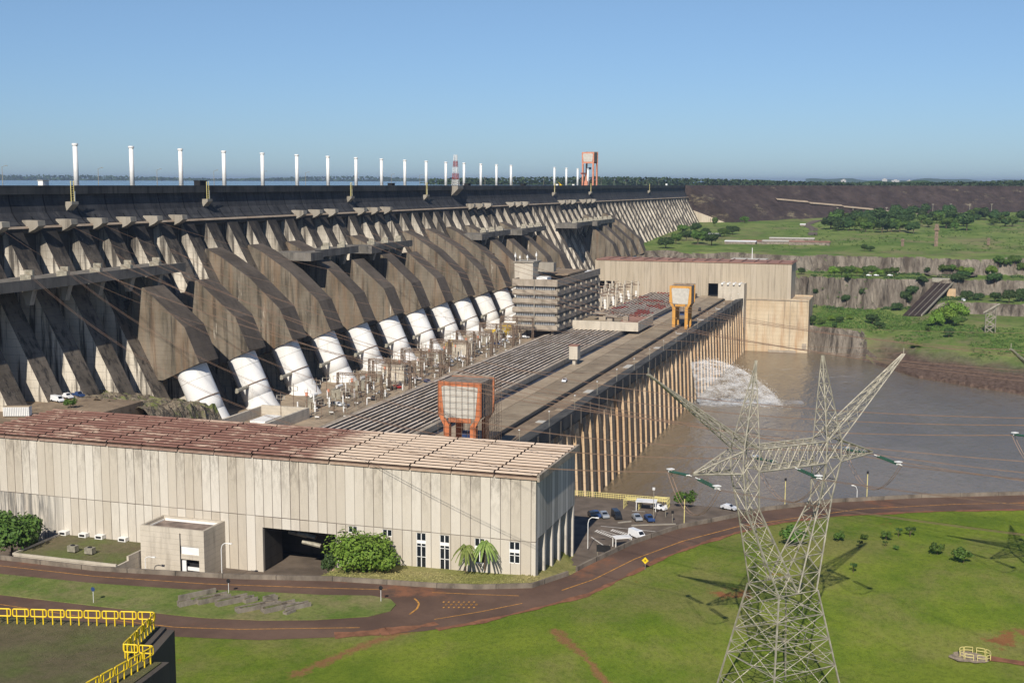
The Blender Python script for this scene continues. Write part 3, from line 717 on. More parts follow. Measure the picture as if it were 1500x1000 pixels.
b = MB(); b.box(Xf - 1, Xf + 36, 72, 127, 96, 143.4); b.box(Xf - 1, Xf, 72, 85.2, 143.4, 144.2); b.box(Xf + 35, Xf + 36, 72, 127, 143.4, 144.2); b.build('river_wall', M['rustwall'], fh)
b = MB(); b.box(905, Xf - .02, 117, 135.8, 96, 155.2); b.build('lift_block', M['annexc'], fh)
b = MB()
for q in range(4): y = 118.6 + q * 4.2; b.rings([((903.5, y + 1.6, 155.2), .75, (1, 0, 0)), ((914, y + 1.6, 155.2), .75, (1, 0, 0))], 10)
b.build('roof_vent', M['white'], fh)
b = MB(); b.box(Xf - 1.3, Xf - 1.02, 73, 76, 108, 112); b.box(Xf - 1.2, Xf - 1.02, 85, 85.4, 100, 143); b.box(Xf - 1.5, Xf - 1, 72.4, 127, 142.8, 143.3); b.box(Xf - 2.5, Xf - 1.02, 80, 100, 105, 106.5); b.build('wall_trim', M['ledge'], fh)

# ================================================================== NEAR HALL
nh = thing('near_hall', 'long foreground hall of pale concrete panels under a ribbed rusty roof', 'hall', (250, 140, 143))
HX, HB, HY0, HY1 = 236.8, 267.5, 71.6, 211.5
dY0, dY1, dZ = 116.8, 134.6, 153.0
WIN = [(111.7, 113.8, 153.7, 155.2), (103.6, 105.8, 153.7, 155.2), (95.8, 98.0, 147.4, 155.2), (90.5, 92.7, 147.6, 155.2), (82.7, 84.9, 149.8, 155.2), (75.0, 77.3, 150.6, 155.2)]
b = MB(); T = HX + .8
b.box(HX, T, HY0, HY1, 155.2, 168.6)
segs = sorted(WIN) + [(dY0, dY1, 143, dZ)]
cur = HY0
for (a, e, z0, z1) in segs:
    b.box(HX, T, cur, a, 141, 155.2)
    if z1 < 155.2: b.box(HX, T, a, e, z1, 155.2)
    if z0 > 143: b.box(HX, T, a, e, 141, z0)
    cur = e
b.box(HX, T, cur, HY1, 141, 155.2)
b.build('front_wall', M['hallwall'], nh)
b = MB(); b.box(HX + .8, HB, HY1 - .8, HY1, 141, 168.6); b.box(HB - .8, HB, HY0 + .8, HY1 - .8, 141, 168.6); b.build('back_wall', M['wall'], nh)
b = MB(); b.box(HX + .8, HB, HY0, HY0 + .8, 155.9, 168.6); b.build('end_wall', M['hallend'], nh)
for q in range(6):
    x = HX + .8 + q * 5.75; b = MB(); b.box(x, x + (1.1 if q < 5 else .8), HY0, HY0 + 3.2, 141, 155.9); b.build('end_column', M['wall'], nh)
b = MB(); b.box(HX + .8, HB - .8, HY0 + 3.3, HY0 + 3.8, 141, 168); b.build('recessed_wall', M['hallend'], nh)
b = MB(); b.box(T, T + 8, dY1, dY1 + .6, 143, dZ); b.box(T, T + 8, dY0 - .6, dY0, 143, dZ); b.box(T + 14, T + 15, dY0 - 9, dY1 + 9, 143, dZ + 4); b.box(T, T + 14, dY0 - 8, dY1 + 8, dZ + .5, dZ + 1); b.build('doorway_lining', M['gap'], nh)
for q in range(5):
    b = MB(); p = Vector((T + 4 + q * 2, dY0 + 6 + q * 2.2, 148.5 + (q % 3) * 1.2)); b.rings([(p, .5, (0, 1, .2)), (p + Vector((0, 4.5, .6)), .5, (0, 1, .2))], 8); b.build('stored_pipe', M['steel'], nh)
for (a, e, z0, z1) in WIN:
    f = MB(); x = HX + .12
    f.box(x, x + .3, a, a + .12, z0, z1); f.box(x, x + .3, e - .12, e, z0, z1); f.box(x, x + .3, (a + e) / 2 - .09, (a + e) / 2 + .09, z0, z1)
    f.box(x, x + .3, a + .12, e - .12, z1 - .12, z1); f.box(x, x + .3, a + .12, e - .12, z0, z0 + .12)
    if z1 - z0 > 3:
        f.box(x - .02, x + .3, a + .12, e - .12, z1 - 2.35, z1 - 1.65)
        for q in (2.9, 5.2):
            if q < z1 - z0: f.box(x, x + .3, a + .12, e - .12, z1 - q - .1, z1 - q)
    fo = f.build('window', M['white'], nh)
    g = MB(); g.box(x + .12, x + .2, a + .05, e - .05, z0 + .05, z1 - .05); go = g.build('pane', M['glass'], fo)
# roof sections, nine metres each, with ribs running across
NS = 15; LS = (HY1 - HY0 + .6) / NS
for i in range(NS):
    y0 = HY0 - .3 + i * LS; y1 = y0 + LS - (.18 if i % 2 else .35)
    b = MB(); b.box(HX - .4, HB + .4, y0, y1, 168.6, 169.0, 0)
    nr = 12
    for q in range(nr):
        x = HX - .4 + q * 2.6
        n = len(b.v); zr = 169.0
        prof = [(x + .5, zr), (x + .5, zr + .56), (x + .15, zr + .56), (x + .15, zr + .74), (x + .85, zr + .86), (x + 2.1, zr)]
        k6 = len(prof); ysh = rnd.uniform(-.15, .15)
        b.v += [(p[0], y0 + .02, p[1]) for p in prof] + [(p[0], y1 - .02, p[1]) for p in prof]
        b.f.append(tuple(n + k for k in range(k6))); b.m.append(2); b.f.append(tuple(n + 2 * k6 - 1 - k for k in range(k6))); b.m.append(2)
        for k, mi in ((0, 2), (1, 2), (2, 1), (3, 1), (4, 0)): b.f.append((n + k, n + k6 + k, n + k6 + k + 1, n + k + 1)); b.m.append(mi)
    b.build('roof_section', [M['hallroof'], M['ribtop'], M['ribshade']], nh)
b = MB(); b.box(HX - .45, HB + .5, HY0 - .9, HY0 - .35, 168.3, 169.7); b.build('roof_edge', M['ledge'], nh)
# tall annex
ax = thing('entrance_annex', 'square concrete annex with sunken roof attached to the hall front', 'annex', (232, 150, 143))
b = MB(); z1 = 153.6
b.box(228, 228.6, 149.9, 160, 142, z1); b.box(228, 228.6, 144, 145.3, 142, z1); b.box(228.02, 228.6, 145.3, 149.9, 149.8, z1 - .05); b.box(228.02, 228.6, 145.3, 149.9, 146.9, 148.0)
b.box(228.6, HX, 159.4, 160, 142, z1); b.box(HX - .5, HX - .03, 144.6, 159.4, 150, z1); b.box(228.6, HX, 144, 144.6, 142, z1)
b.build('wall', M['annexc'], ax)
b = MB(); b.box(228.6, HX - .5, 144.62, 159.38, 151.6, 152.6); b.build('roof', plain('stained roofing felt', (.20, .155, .13), .85, 0, .45, .3), ax)
b = MB(); b.box(HX - .62, HX - .5, 145, 159, 152.5, 153.1); b.box(228.65, HX, 159.2, 159.38, 152.4, 152.9); b.build('flashing', M['white'], ax)
b = MB(); b.box(228.2, 228.35, 145.4, 149.8, 148.0, 149.8)
b.build('window', M['white'], ax)
b = MB(); b.box(229.6, 229.8, 145.3, 149.9, 142, 149); b.build('doorway', M['dark'], ax)
b = MB(); b.box(228.05, 228.3, 148.6, 149.6, 142, 146.6); b.box(228.3, 228.5, 145.5, 148.4, 144.4, 145.2); b.build('door', M['white'], ax)
b = MB(); b.box(227.9, 228.0, 149.8, 150.0, 142, z1 - 1); b.build('downpipe', M['dark'], ax)
# low annex with overgrown roof
la = thing('low_annex', 'low flat annex with mossy overgrown roof left of the square annex', 'annex', (227, 175, 143))
b = MB(); b.box(219.5, 236.2, 160.4, 187, 142, 146.6); b.build('body', M['annexc'], la)
b = MB(); b.box(219.4, 219.8, 160.4, 187.2, 146.6, 147.1); b.box(219.8, 236.6, 186.8, 187.2, 146.6, 147.1); b.box(224, 236, 160.4, 160.9, 146.6, 147.6); b.build('parapet', M['annexc'], la)
b = MB(); b.box(219.8, 236.2, 160.9, 186.8, 146.6, 146.75); b.build('roof', M['roofgrass'], la)
for i, (x, y) in enumerate([(107, 808), (132, 811)]):
    p = at(x, y, 146.8); t = thing('roof_unit', ['grey cooling unit on the mossy roof, the left one of two', 'grey cooling unit on the mossy roof, the right one of two'][i], 'air conditioner', p)
    b = MB(); b.box(-.7, .7, -1, 1, .2, 1.5); b.build('housing', M['steel'], t, local=True)
    b = MB(); b.rings([((0, 0, 1.5), .5, (0, 0, 1)), ((0, 0, 1.62), .5, (0, 0, 1))], 12); b.build('fan', M['dark'], t, local=True)
for i, x in enumerate((95, 124, 148, 182)):
    p = atX(x, 781 + (x - 95) * .12, 236.3); t = thing('wall_vent', '%s white vent box from the left at the foot of the hall wall' % WORDS[i], 'vent box', (236.3, p.y, 146.75), 0, 'white boxes along the mossy roof')
    b = MB(); b.box(-1, .4, -1, 1, 0, .9); b.build('box', M['white'], t, local=True)
    b = MB(); b.box(-1.06, -1, -.7, .7, .2, .7); b.build('grille', M['dark'], t, local=True)

# ================================================================== GROUND
OUT = [(-420, 762), (-150, 800), (0, 819.7), (140, 836), (257, 843), (350, 848), (487, 851), (567, 856), (640, 861), (700, 863), (780, 861), (833, 843), (860, 829), (927, 797), (993, 774.5), (1073, 758.7), (1120, 748), (1220, 736), (1350, 729), (1500, 725), (1700, 722), (2100, 722)]
INN = [(2100, 741), (1700, 743), (1500, 746.7), (1367, 749), (1233, 755), (1140, 766), (1079, 781), (1033, 795), (967, 819), (927, 840), (860, 872), (780, 893), (700, 912), (620, 924), (513, 932), (380, 937), (300, 934), (240, 931), (117, 918), (0, 905), (-150, 885), (-420, 850)]
ISL = [(-420, 786), (-150, 822), (0, 841), (140, 855), (273, 864), (350, 865.5), (470, 872), (545, 873), (572, 878), (580, 886), (572, 895), (540, 903), (460, 908), (380, 908.5), (300, 905), (257, 901), (117, 885), (0, 871), (-150, 852), (-420, 812)]
GZ = 150.
def P2(l, z=GZ): return [at(x, y, z) for x, y in l]
outw = P2(OUT); innw = P2(INN)
oy = np.array([p.y for p in outw][::-1]); ox = np.array([p.x for p in outw][::-1])
iy = np.array([p.y for p in innw]); ixx = np.array([p.x for p in innw])
def xedge(Y): return float(np.interp(Y, oy, ox))
def xinn(Y): return float(np.interp(Y, iy, ixx))
def hnoise(x, y): return math.sin(x * .11 + 1.3 * math.sin(y * .07)) * math.cos(y * .09 + .8 * math.sin(x * .05))
def sm(a, b_, x): t_ = min(1, max(0, (x - a) / (b_ - a))); return t_ * t_ * (3 - 2 * t_)
def near_h(X, Y):
    d = X - xedge(Y)
    if d <= 1.2:
        e = xinn(Y) - X
        return GZ - .02 + (sm(3, 18, e) * .35 * hnoise(X, Y) if e > 3 else 0) - 4 * sm(40, 95, e)
    hall = max(147.2, GZ - .05 - (d - 1.2) * .12)
    left = max(142.8, GZ - .05 - (d - 1.2) * 1.1)
    right = max(143.9, GZ - .05 - (d - 1.2) * .85)
    if Y < -6: right = GZ + .25 - max(0, d - 5) * 3
    wl = sm(112, 119, Y); wr = 1 - sm(62, 73, Y)
    if X > 262 and Y < 119: return 143.9 if X < 318 else max(98, 144 - (X - 318) * 6)
    if X > 236 : wr = max(wr, sm(240, 262, X) * (1 - sm(70, 73, Y)))
    h = hall * (1 - wl) + left * wl
    h = h * (1 - wr) + right * wr
    if X > 318 and Y < 116: h = min(h, 144 - (X - 318) * 6)
    return max(h, 98)
gx = list(np.arange(60, 200, 6.)) + list(np.arange(200, 335, 1.5)) + [336, 340]
gy = list(np.arange(-260, -60, 8.)) + list(np.arange(-60, 215, 2.)) + list(np.arange(215, 420, 12.))
b = MB(); V = [(x, y, near_h(x, y)) for x in gx for y in gy]; ny = len(gy); b.v = V
for i in range(len(gx) - 1):
    for j in range(ny - 1):
        b.f.append((i * ny + j, (i + 1) * ny + j, (i + 1) * ny + j + 1, i * ny + j + 1))
        cx, cy = (gx[i] + gx[i + 1]) / 2, (gy[j] + gy[j + 1]) / 2
        d = cx - xedge(cy); b.m.append(0 if d < .6 else (1 if cy < 113 or d < 1 else 2))
_p = lambda a: (at(a[0], a[1], 148.5).x, at(a[0], a[1], 148.5).y)
soilpaths(M['lawn'], [(_p((600, 932)), _p((520, 962)), 3.), (_p((520, 962)), _p((430, 1000)), 2.6), (_p((812, 936)), _p((850, 965)), 2.4), (_p((850, 965)), _p((900, 1000)), 2.0), (_p((1495, 912)), _p((1560, 930)), 2.5), (_p((905, 835)), _p((985, 812)), 1.5)])
tag(b.build('lawn', [M['lawn'], M['verge'], M['asphalt']], smooth=True), kind='structure')
def lawn_at(x, y):
    z = GZ
    for _ in range(30):
        p = at(x, y, z); z = .5 * z + .5 * near_h(p.x, p.y)
    return at(x, y, z)
def sheet(name, pts, z, mat, thick=0):
    bm = bmesh.new(); vs = [bm.verts.new((p[0], p[1], z)) for p in pts]; f = bm.faces.new(vs)
    if f.normal.z < 0 or True: bm.normal_update()
    if f.normal.z < 0: f.normal_flip()
    if thick:
        r = bmesh.ops.extrude_face_region(bm, geom=[f]); 
        for e in r['geom']:
            if isinstance(e, bmesh.types.BMVert): e.co.z += thick
    bmesh.ops.triangulate(bm, faces=bm.faces[:])
    me = bpy.data.meshes.new(name); bm.to_mesh(me); bm.free(); me.materials.append(mat)
    o = bpy.data.objects.new(name, me); COL.objects.link(o); return o
rd = [(p.x, p.y) for p in outw] + [(p.x, p.y) for p in innw]
tag(sheet('road', rd, GZ + .03, M['road']), kind='structure')
isl = P2(ISL); tag(sheet('traffic_island', [(p.x, p.y) for p in isl], GZ + .035, M['islandg'], .14), kind='structure')
# dust along the lawn edge
def ribbon(name, pts, wd, z, mat, parent=None, dash=None, jit=0):
    P_ = [at(x, y, z) for x, y in pts]; b = MB()
    # resample
    L = [0]
    for a, c_ in zip(P_[:-1], P_[1:]): L.append(L[-1] + (c_ - a).length)
    N = max(2, int(L[-1] / 1.5)); Q = []
    for i in range(N + 1):
        s_ = L[-1] * i / N; k = max(0, min(len(P_) - 2, sum(1 for q in L if q <= s_) - 1)); Q.append(P_[k].lerp(P_[k + 1], (s_ - L[k]) / max(1e-6, L[k + 1] - L[k])))
    for i in range(N):
        if dash and (i * 1.5) % dash[0] > dash[1]: continue
        d = (Q[i + 1] - Q[i]).normalized(); n_ = Vector((-d.y, d.x, 0))
        hj = lambda k: 1 + jit * .45 * (math.sin(k * .37) + math.sin(k * .91 + 2) + .6 * math.sin(k * 2.3 + 1)); w0 = max(.05, wd * hj(i)); w1 = max(.05, wd * hj(i + 1))
        b.poly([Q[i] - n_ * w0 / 2, Q[i + 1] - n_ * w1 / 2, Q[i + 1] + n_ * w1 / 2, Q[i] + n_ * w0 / 2])
    return b.build(name, mat, parent)
tag(ribbon('road_marking', [(-100, 815), (0, 828), (140, 843.5), (300, 854.5), (487, 861), (567, 863)], .22, GZ + .05, M['yline']), kind='structure')
tag(ribbon('road_marking', [(-100, 874), (0, 884.5), (117, 902), (257, 918), (350, 921), (527, 918.5)], .22, GZ + .05, M['yline']), kind='structure')
tag(ribbon('road_marking', [(633, 867), (700, 870), (760, 872)], .2, GZ + .05, M['yline']), kind='structure')
tag(ribbon('road_marking', [(636, 906.5), (700, 896), (765, 883)], .22, GZ + .05, M['yline']), kind='structure')
tag(ribbon('road_marking', [(823, 864), (870, 848), (930, 818), (1000, 792), (1080, 771), (1160, 759), (1260, 745), (1400, 738), (1500, 736), (1700, 733)], .26, GZ + .05, M['yline']), kind='structure')
tag(ribbon('road_marking', [(600, 899), (612, 890), (614, 882), (607, 876)], .35, GZ + .05, M['yline']), kind='structure')
tag(ribbon('dust_patch', [(490, 930), (560, 925), (620, 916), (640, 912)], 2.4, GZ + .045, M['dust'], jit=.7), kind='structure')
tag(ribbon('dust_patch', [(640, 921), (700, 911), (780, 892), (860, 871), (927, 839), (967, 818), (1033, 794), (1079, 780), (1140, 765), (1233, 754.5), (1367, 748.5), (1500, 746)], 1.1, GZ + .055, M['dust'], jit=.9), kind='structure')
# rows of small raised road studs, gathered in one marking mesh
b = MB()
for q in range(14):
    p = at(650 + q * 3.7, 889 - (q % 2) * 4, GZ + .06); b.box(p.x - .25, p.x + .25, p.y - .16, p.y + .16, GZ + .05, GZ + .07)
    p = at(650 + q * 3.7, 881 + (q % 2) * 3.5, GZ + .06); b.box(p.x - .25, p.x + .25, p.y - .16, p.y + .16, GZ + .05, GZ + .07)
tag(b.build('road_marking', M['yline']), kind='structure')
# parapet along the outer side of the road
def parapet(name, pts, label, h=.95, w_=.45, mat='kerb', gap=None, z=GZ):
    t = thing(name, label, 'parapet', P2([pts[len(pts) // 2]], z)[0])
    P_ = [at(x, y, z) for x, y in pts]
    Q = []
    for a, c_ in zip(P_[:-1], P_[1:]):
        n_ = max(1, int((c_ - a).length / 3.2))
        for i in range(n_): Q.append(a.lerp(c_, i / n_))
    Q.append(P_[-1]); b = MB()
    n0 = 0
    for i, p in enumerate(Q):
        d = (Q[min(i + 1, len(Q) - 1)] - Q[max(i - 1, 0)]).normalized(); nn = Vector((-d.y, d.x, 0))
        if nn.x < 0: nn = -nn
        b.v += [tuple(p + Vector((0, 0, -2))), tuple(p + Vector((0, 0, h))), tuple(p + nn * w_ + Vector((0, 0, h))), tuple(p + nn * w_ + Vector((0, 0, -2)))]
    for i in range(len(Q) - 1):
        for j in range(3): a = i * 4 + j; b.f.append((a, a + 4, a + 5, a + 1)); b.m.append(0)
    b.f.append((0, 1, 2, 3)); b.m.append(0); e = 4 * (len(Q) - 1); b.f.append((e + 3, e + 2, e + 1, e)); b.m.append(0)
    b.build('wall', M[mat], t)
    for i in range(2, len(Q) - 1, 3):
        p = Q[i]; c_ = MB(); c_.box(p.x - .12, p.x + .5, p.y - .03, p.y + .03, GZ, GZ + h + .02); c_.build('joint', M['dark'], t)
    return t
parapet('road_parapet', [p for p in OUT if -200 < p[0] < 845] , 'low concrete parapet along the road before the hall')
parapet('road_parapet', [(846, 836.5)] + [p for p in OUT if 845 < p[0] < 1800], 'curving concrete parapet between the road and the car park')
# island kerb stones and slabs
def slab(px, py, L, W, H, rz, i):
    p = at(px, py, GZ + .17); t = thing('concrete_slab', '%s grey concrete channel piece from the left, dumped on the grass island' % WORDS[i], 'concrete slab', p, rz, 'concrete pieces on the island')
    b = MB(); b.box(-L / 2, L / 2, -W / 2, -W / 2 + .22, 0, H); b.box(-L / 2, L / 2, W / 2 - .22, W / 2, 0, H); b.box(-L / 2, L / 2, -W / 2 + .22, W / 2 - .22, 0, H * .55); b.build('trough', M['slab'], t, local=True)
    b = MB(); b.box(-L / 2 + .4, L / 2 - .9, -W / 2 + .24, W / 2 - .24, H * .55, H * .8); b.build('rubble_fill', M['rocks'], t, local=True)
for i, a in enumerate([(271, 886, 2.6, 1.3, 1.0, -.6), (289, 873, 7.5, .5, .9, -.6), (293, 882, 4.5, .7, .7, -.6), (312, 879, 6.5, 2.0, .9, -.62), (329, 884, 3.6, .8, .6, -.6), (341, 882, 6.5, 1.7, 1.0, -.62), (366, 880, 2.6, 1.6, .8, -.5), (378, 890, 8.5, 1.7, .8, -.66), (396, 878, 2.6, 1.2, .8, -.6), (410, 891, 7.0, 2.0, .9, -.62), (436, 890, 5.0, 1.3, .8, -.6), (424, 897, 2.4, 1., .5, -.3)]): slab(*a, i)
for i, (x, y, h) in enumerate([(137, 882, 2.6), (335, 868, 2.4), (558, 880, 2.6)]):
    t = thing('round_sign', ['back of a small blue road sign on the grass island at left', 'dark round road sign at the middle of the island edge', 'dark round road sign at the tip of the island'][i], 'road sign', at(x, y, GZ + .17))
    b = MB(); b.tube((0, 0, 0), (0, 0, h), .05, 6); b.build('post', M['white'], t, local=True)
    b = MB(); b.rings([((-.05, 0, h), .42, (1, 0, 0)), ((.0, 0, h), .42, (1, 0, 0))], 16); b.build('plate', M['carblue' if i == 0 else 'dark'], t, local=True)
t = thing('warning_sign', 'yellow diamond warning sign at the road edge on the lawn', 'road sign', at(945, 834, GZ))
b = MB(); b.tube((0, 0, 0), (0, 0, 2.6), .06, 6); b.build('post', M['steel'], t, local=True)
b = MB(); b.prismX([(0, 1.25), (-.72, 1.97), (0, 2.69), (.72, 1.97)][::-1], -.1, -.06); b.build('plate', M['yellow'], t, local=True)
b = MB(); b.prismX([(0, 1.8), (-.17, 1.97), (0, 2.14), (.17, 1.97)][::-1], -.14, -.1); b.build('symbol', M['dark'], t, local=True)
for i, (x, y, h) in enumerate([(325, 838, 7), (213, 832, 3.2), (597, 0, 0), (852, 809, 7.5)]):
    if h == 0: continue
    p = atX(x, y, 224) if i < 2 else at(861, 800, 145)
    t = thing('street_lamp', ['curved white street lamp before the shaded annex wall', 'short street lamp before the pale annex wall', '', 'curved white street lamp beside the end of the near hall'][i], 'street lamp', (p.x, p.y, p.z - .5))
    b = MB(); b.path([(0, 0, 0), (0, 0, h * .8), (0, -.25, h * .93), (0, -.9, h), (0, -1.9, h)], .09, 6); b.build('post', M['white'], t, local=True)
    b = MB(); b.box(-.2, .2, -2.6, -1.8, h - .08, h + .12); b.build('lamp_head', M['white'], t, local=True)

# ================================================================== CAR PARK, RIVER EDGE
tag(sheet('car_park', [(p.x, p.y) for p in (Vector((240, 71.4, 0)), Vector((252, 58, 0)), Vector((262, 30, 0)), Vector((290, 8, 0)), Vector((312, -8, 0)), Vector((319.8, -8, 0)), Vector((319.8, 116.8, 0)), Vector((268, 116.8, 0)), Vector((268, 71.4, 0)))], 144.02, M['asphalt']), kind='structure')
b = MB(); b.box(268, 920, 119.5, 296, 96, 142.95); b.box(240, 320, -30, 119.4, 96, 143.85)
tag(b.build('platform_base', M['rustwall']), kind='structure')
tag(sheet('transformer_yard', [(268, 190), (930, 190), (930, 292), (268, 292)], 143.6, plain('yard concrete', (.33, .255, .175), .9, 0, .35, .06)), kind='structure')
for i, X in enumerate(()): pass
b = MB()
b.box(200, 326, 226, 290, 140, 160.9, 0)
tag(b.build('upper_platform', M['deckbrown']), kind='structure')
# rocky slope at the end of the upper platform
b = MB(); N = 26
V = []
for i in range(N):
    for j in range(N):
        u, v_ = i / (N - 1), j / (N - 1); x = 322 + u * 46; y = 216 + v_ * 44
        h = 162 - 7.5 * u ** 1.3 - 3 * (1 - v_) + rnd.uniform(-1.1, 1.1) + (0 if v_ > .15 else -12 * (1 - v_ / .15)) - (14 * (u - .88) / .12 if u > .88 else 0)
        V.append((x, y, h))
b.v = V
for i in range(N - 1):
    for j in range(N - 1): a = i * N + j; b.f.append((a, a + N, a + N + 1, a + 1)); b.m.append(0)
tag(b.build('rock_bank', M['rocks']), kind='structure')
# low concrete bay beside the first penstock
t = thing('valve_pit', 'low concrete enclosure with parapet walls beside the leftmost penstocks', 'enclosure', (385, 215, 143.6))
b = MB(); b.box(360, 361, 206, 226, 143.6, 147.5); b.box(361, 398, 206, 207, 143.6, 147.5); b.box(361, 398, 225, 226, 143.6, 147); b.box(397, 398, 207, 225, 143.6, 147.5); b.build('wall', M['annexc'], t)
b = MB(); b.box(380, 392, 214, 220, 143.7, 145.2); b.build('cover', M['white'], t)

# river
tag(sheet('river', [(230, 119), (1300, 119), (1300, -3500), (-1500, -3500), (-1500, -40), (230, -40)], 105., M['river']), kind='structure')
tag(sheet('reservoir', [(-6000, 300), (1700, 300), (1700, 330), (2050, 130), (30000, -4500), (30000, 40000), (-6000, 40000)], 220., M['lake']), kind='structure')

# ================================================================== FAR BANK
WY = [-3000, -900, -400, -150, -64, -46, -27, -3, 19, 44, 68, 120, 400]; WX = [-200, 350, 560, 720, 779, 793, 808, 828, 871, 913, 926, 955, 955]
def fbm(x, y, s=1):
    v = 0; a = 1
    for k in range(4):
        v += a * math.sin(x * .021 * s + 2.1 * math.sin(y * .017 * s + k) + k * 1.7) * math.cos(y * .024 * s + 1.6 * math.sin(x * .013 * s + 2 * k)); a *= .55; s *= 2.1
    return v
def far_h(X, Y, raw=False):
    wx = float(np.interp(Y, WY, WX)); d = X - wx + 1.2 * fbm(X * 3, Y * 3)
    steep = sm(15, 45, Y)
    cw = 2.5 * steep + (1 - steep) * 75
    h = 98 + (7 if d < 0 else 7) * sm(-6, 0, d) + (19 * steep + 13 * (1 - steep)) * (sm(0, cw, d) if steep > .5 else sm(-cw * .3, cw, d))
    h += max(0, min(1, (d - 5) / 150)) * (5 + 6 * (1 - steep)) + (.8 * fbm(X, Y, 2) if d > 8 else 0)
    r = fbm(X * 2, Y * 2)
    c2 = 1040 + 5 * r; 
    if Y < -8:
        c1 = 1000 + 5 * r - 0 * Y; h += 9 * sm(0, 5, X - c1) * sm(8, 22, -Y); rest = 151 - h
        h += sm(0, 6, X - (c2 + 22)) * rest
    else:
        h += sm(0, 5, X - c2 + 3 * fbm(X * 9, Y * 9)) * (151.5 - h)
    c3 = 1106 + 6 * r + 2.5 * fbm(X * 8, Y * 8) + (max(0, -Y - 20) * .25)
    h += sm(0, 6, X - c3) * (13.8 + .6 * r)
    if X > c3: h += (X - c3) * .0245 + .5 * fbm(X, Y)
    return h
fx = [560, 620, 680] + list(np.arange(700, 900, 5.)) + list(np.arange(900, 1130, 2.)) + list(np.arange(1130, 1500, 14.)) + list(np.arange(1500, 2700, 60.))
fy = list(np.arange(-1600, -260, 60.)) + list(np.arange(-260, -130, 8.)) + list(np.arange(-130, 96, 2.5)) + list(np.arange(96, 400, 12.))
b = MB(); ny = len(fy); b.v = [(x, y, far_h(x, y)) for x in fx for y in fy]
for i in range(len(fx) - 1):
    for j in range(ny - 1): b.f.append((i * ny + j, (i + 1) * ny + j, (i + 1) * ny + j + 1, i * ny + j + 1)); b.m.append(0)
tag(b.build('far_bank', M['terr']), kind='structure')
# embankment: crest line and its foot
EC = [(1592, 282), (1640, 258), (1720, 205), (1830, 120), (1950, 0), (2060, -150), (2200, -420), (2500, -1100), (3000, -2200)]
b = MB(); rows = 26; k = 0
pts = []
for a, c_ in zip(EC[:-1], EC[1:]):
    n_ = max(1, int(math.dist(a, c_) / 18))
    for i in range(n_): pts.append((a[0] + (c_[0] - a[0]) * i / n_, a[1] + (c_[1] - a[1]) * i / n_))
for i, p in enumerate(pts):
    q = pts[min(i + 1, len(pts) - 1)]; o_ = pts[max(i - 1, 0)]
    d = Vector((q[0] - o_[0], q[1] - o_[1], 0)).normalized(); n_ = Vector((d.y, -d.x, 0))
    if n_.x > 0: n_ = -n_
    if i < 9: n_ = Vector((0, -1, 0)).lerp(n_, i / 9).normalized()
    top = 223.4 - (p[0] - 1592) * .0008
    b.v.append((p[0] - n_.x * 14, p[1] - n_.y * 14, 215)); b.v.append((p[0] - n_.x * 12, p[1] - n_.y * 12, top))
    for r in range(rows):
        u = r / (rows - 1); dist = 96 * u
        z = top - (top - 158) * u + (rnd.uniform(-.5, .5) if 0 < r else 0)
        b.v.append((p[0] + n_.x * dist, p[1] + n_.y * dist, z))
K_ = rows + 2
b.poly([(1591.4, 284, 223.9), (1591.4, 281.6, 223.9), (1591.4, 186, 158.6), (1591.4, 186, 148), (1591.4, 284, 148)][::-1], 0)
b.f.pop(); b.m.pop(); endp = [len(b.v) - 5 + q for q in range(5)]
for i in range(len(pts) - 1):
    for j in range(K_ - 1): a = i * K_ + j; b.f.append((a, a + 1, a + K_ + 1, a + K_)); b.m.append(0 if j > 1 else 1)
b.f.append(tuple(endp)); b.m.append(0)
emb = tag(b.build('rockfill_embankment', [M['rockfill'], plain('embankment crest soil', (.24, .19, .13), .9)]), kind='structure')
def embz(i, u):
    p = pts[i]; return b.v[i * K_ + 2 + int(u * (rows - 1))]
# berm road down the face
def berm(i0, u0, i1, u1, name='berm_road'):
    c_ = MB(); n_ = 24
    for q in range(n_):
        ta, tb = q / n_, (q + 1) / n_; P_ = []
        for t_ in (ta, tb):
            i = i0 + (i1 - i0) * t_; u = u0 + (u1 - u0) * t_; v0 = Vector(b.v[int(i) * K_ + 2]); v1 = Vector(b.v[int(i) * K_ + K_ - 1]); P_.append((v0.lerp(v1, u), v0.lerp(v1, u + .035)))
        c_.poly([P_[0][0] + Vector((0, 0, 1)), P_[1][0] + Vector((0, 0, 1)), P_[1][1] + Vector((-3, 0, 1)), P_[0][1] + Vector((-3, 0, 1))])
    return tag(c_.build(name, M['decktan']), kind='structure')
NP = len(pts)
berm(7, .25, 25, .74); berm(62, .25, 34, .74)
# gravity block side wall below the embankment
t = thing('wing_wall', 'pale triangular concrete wing wall where the dam meets the dark rockfill', 'wall', (1590, 240, 160))
b2 = MB(); b2.prismX([(284, 196), (284, 150), (190, 150), (190, 163), (204, 167)][::-1], 1589.6, 1593.5); b2.build('wall', M['farhall'], t)
b2 = MB(); b2.box(1589.3, 1589.6, 225, 225.5, 150, 173); b2.box(1589.3, 1589.6, 250, 250.5, 150, 182); b2.build('joint', M['dark'], t)
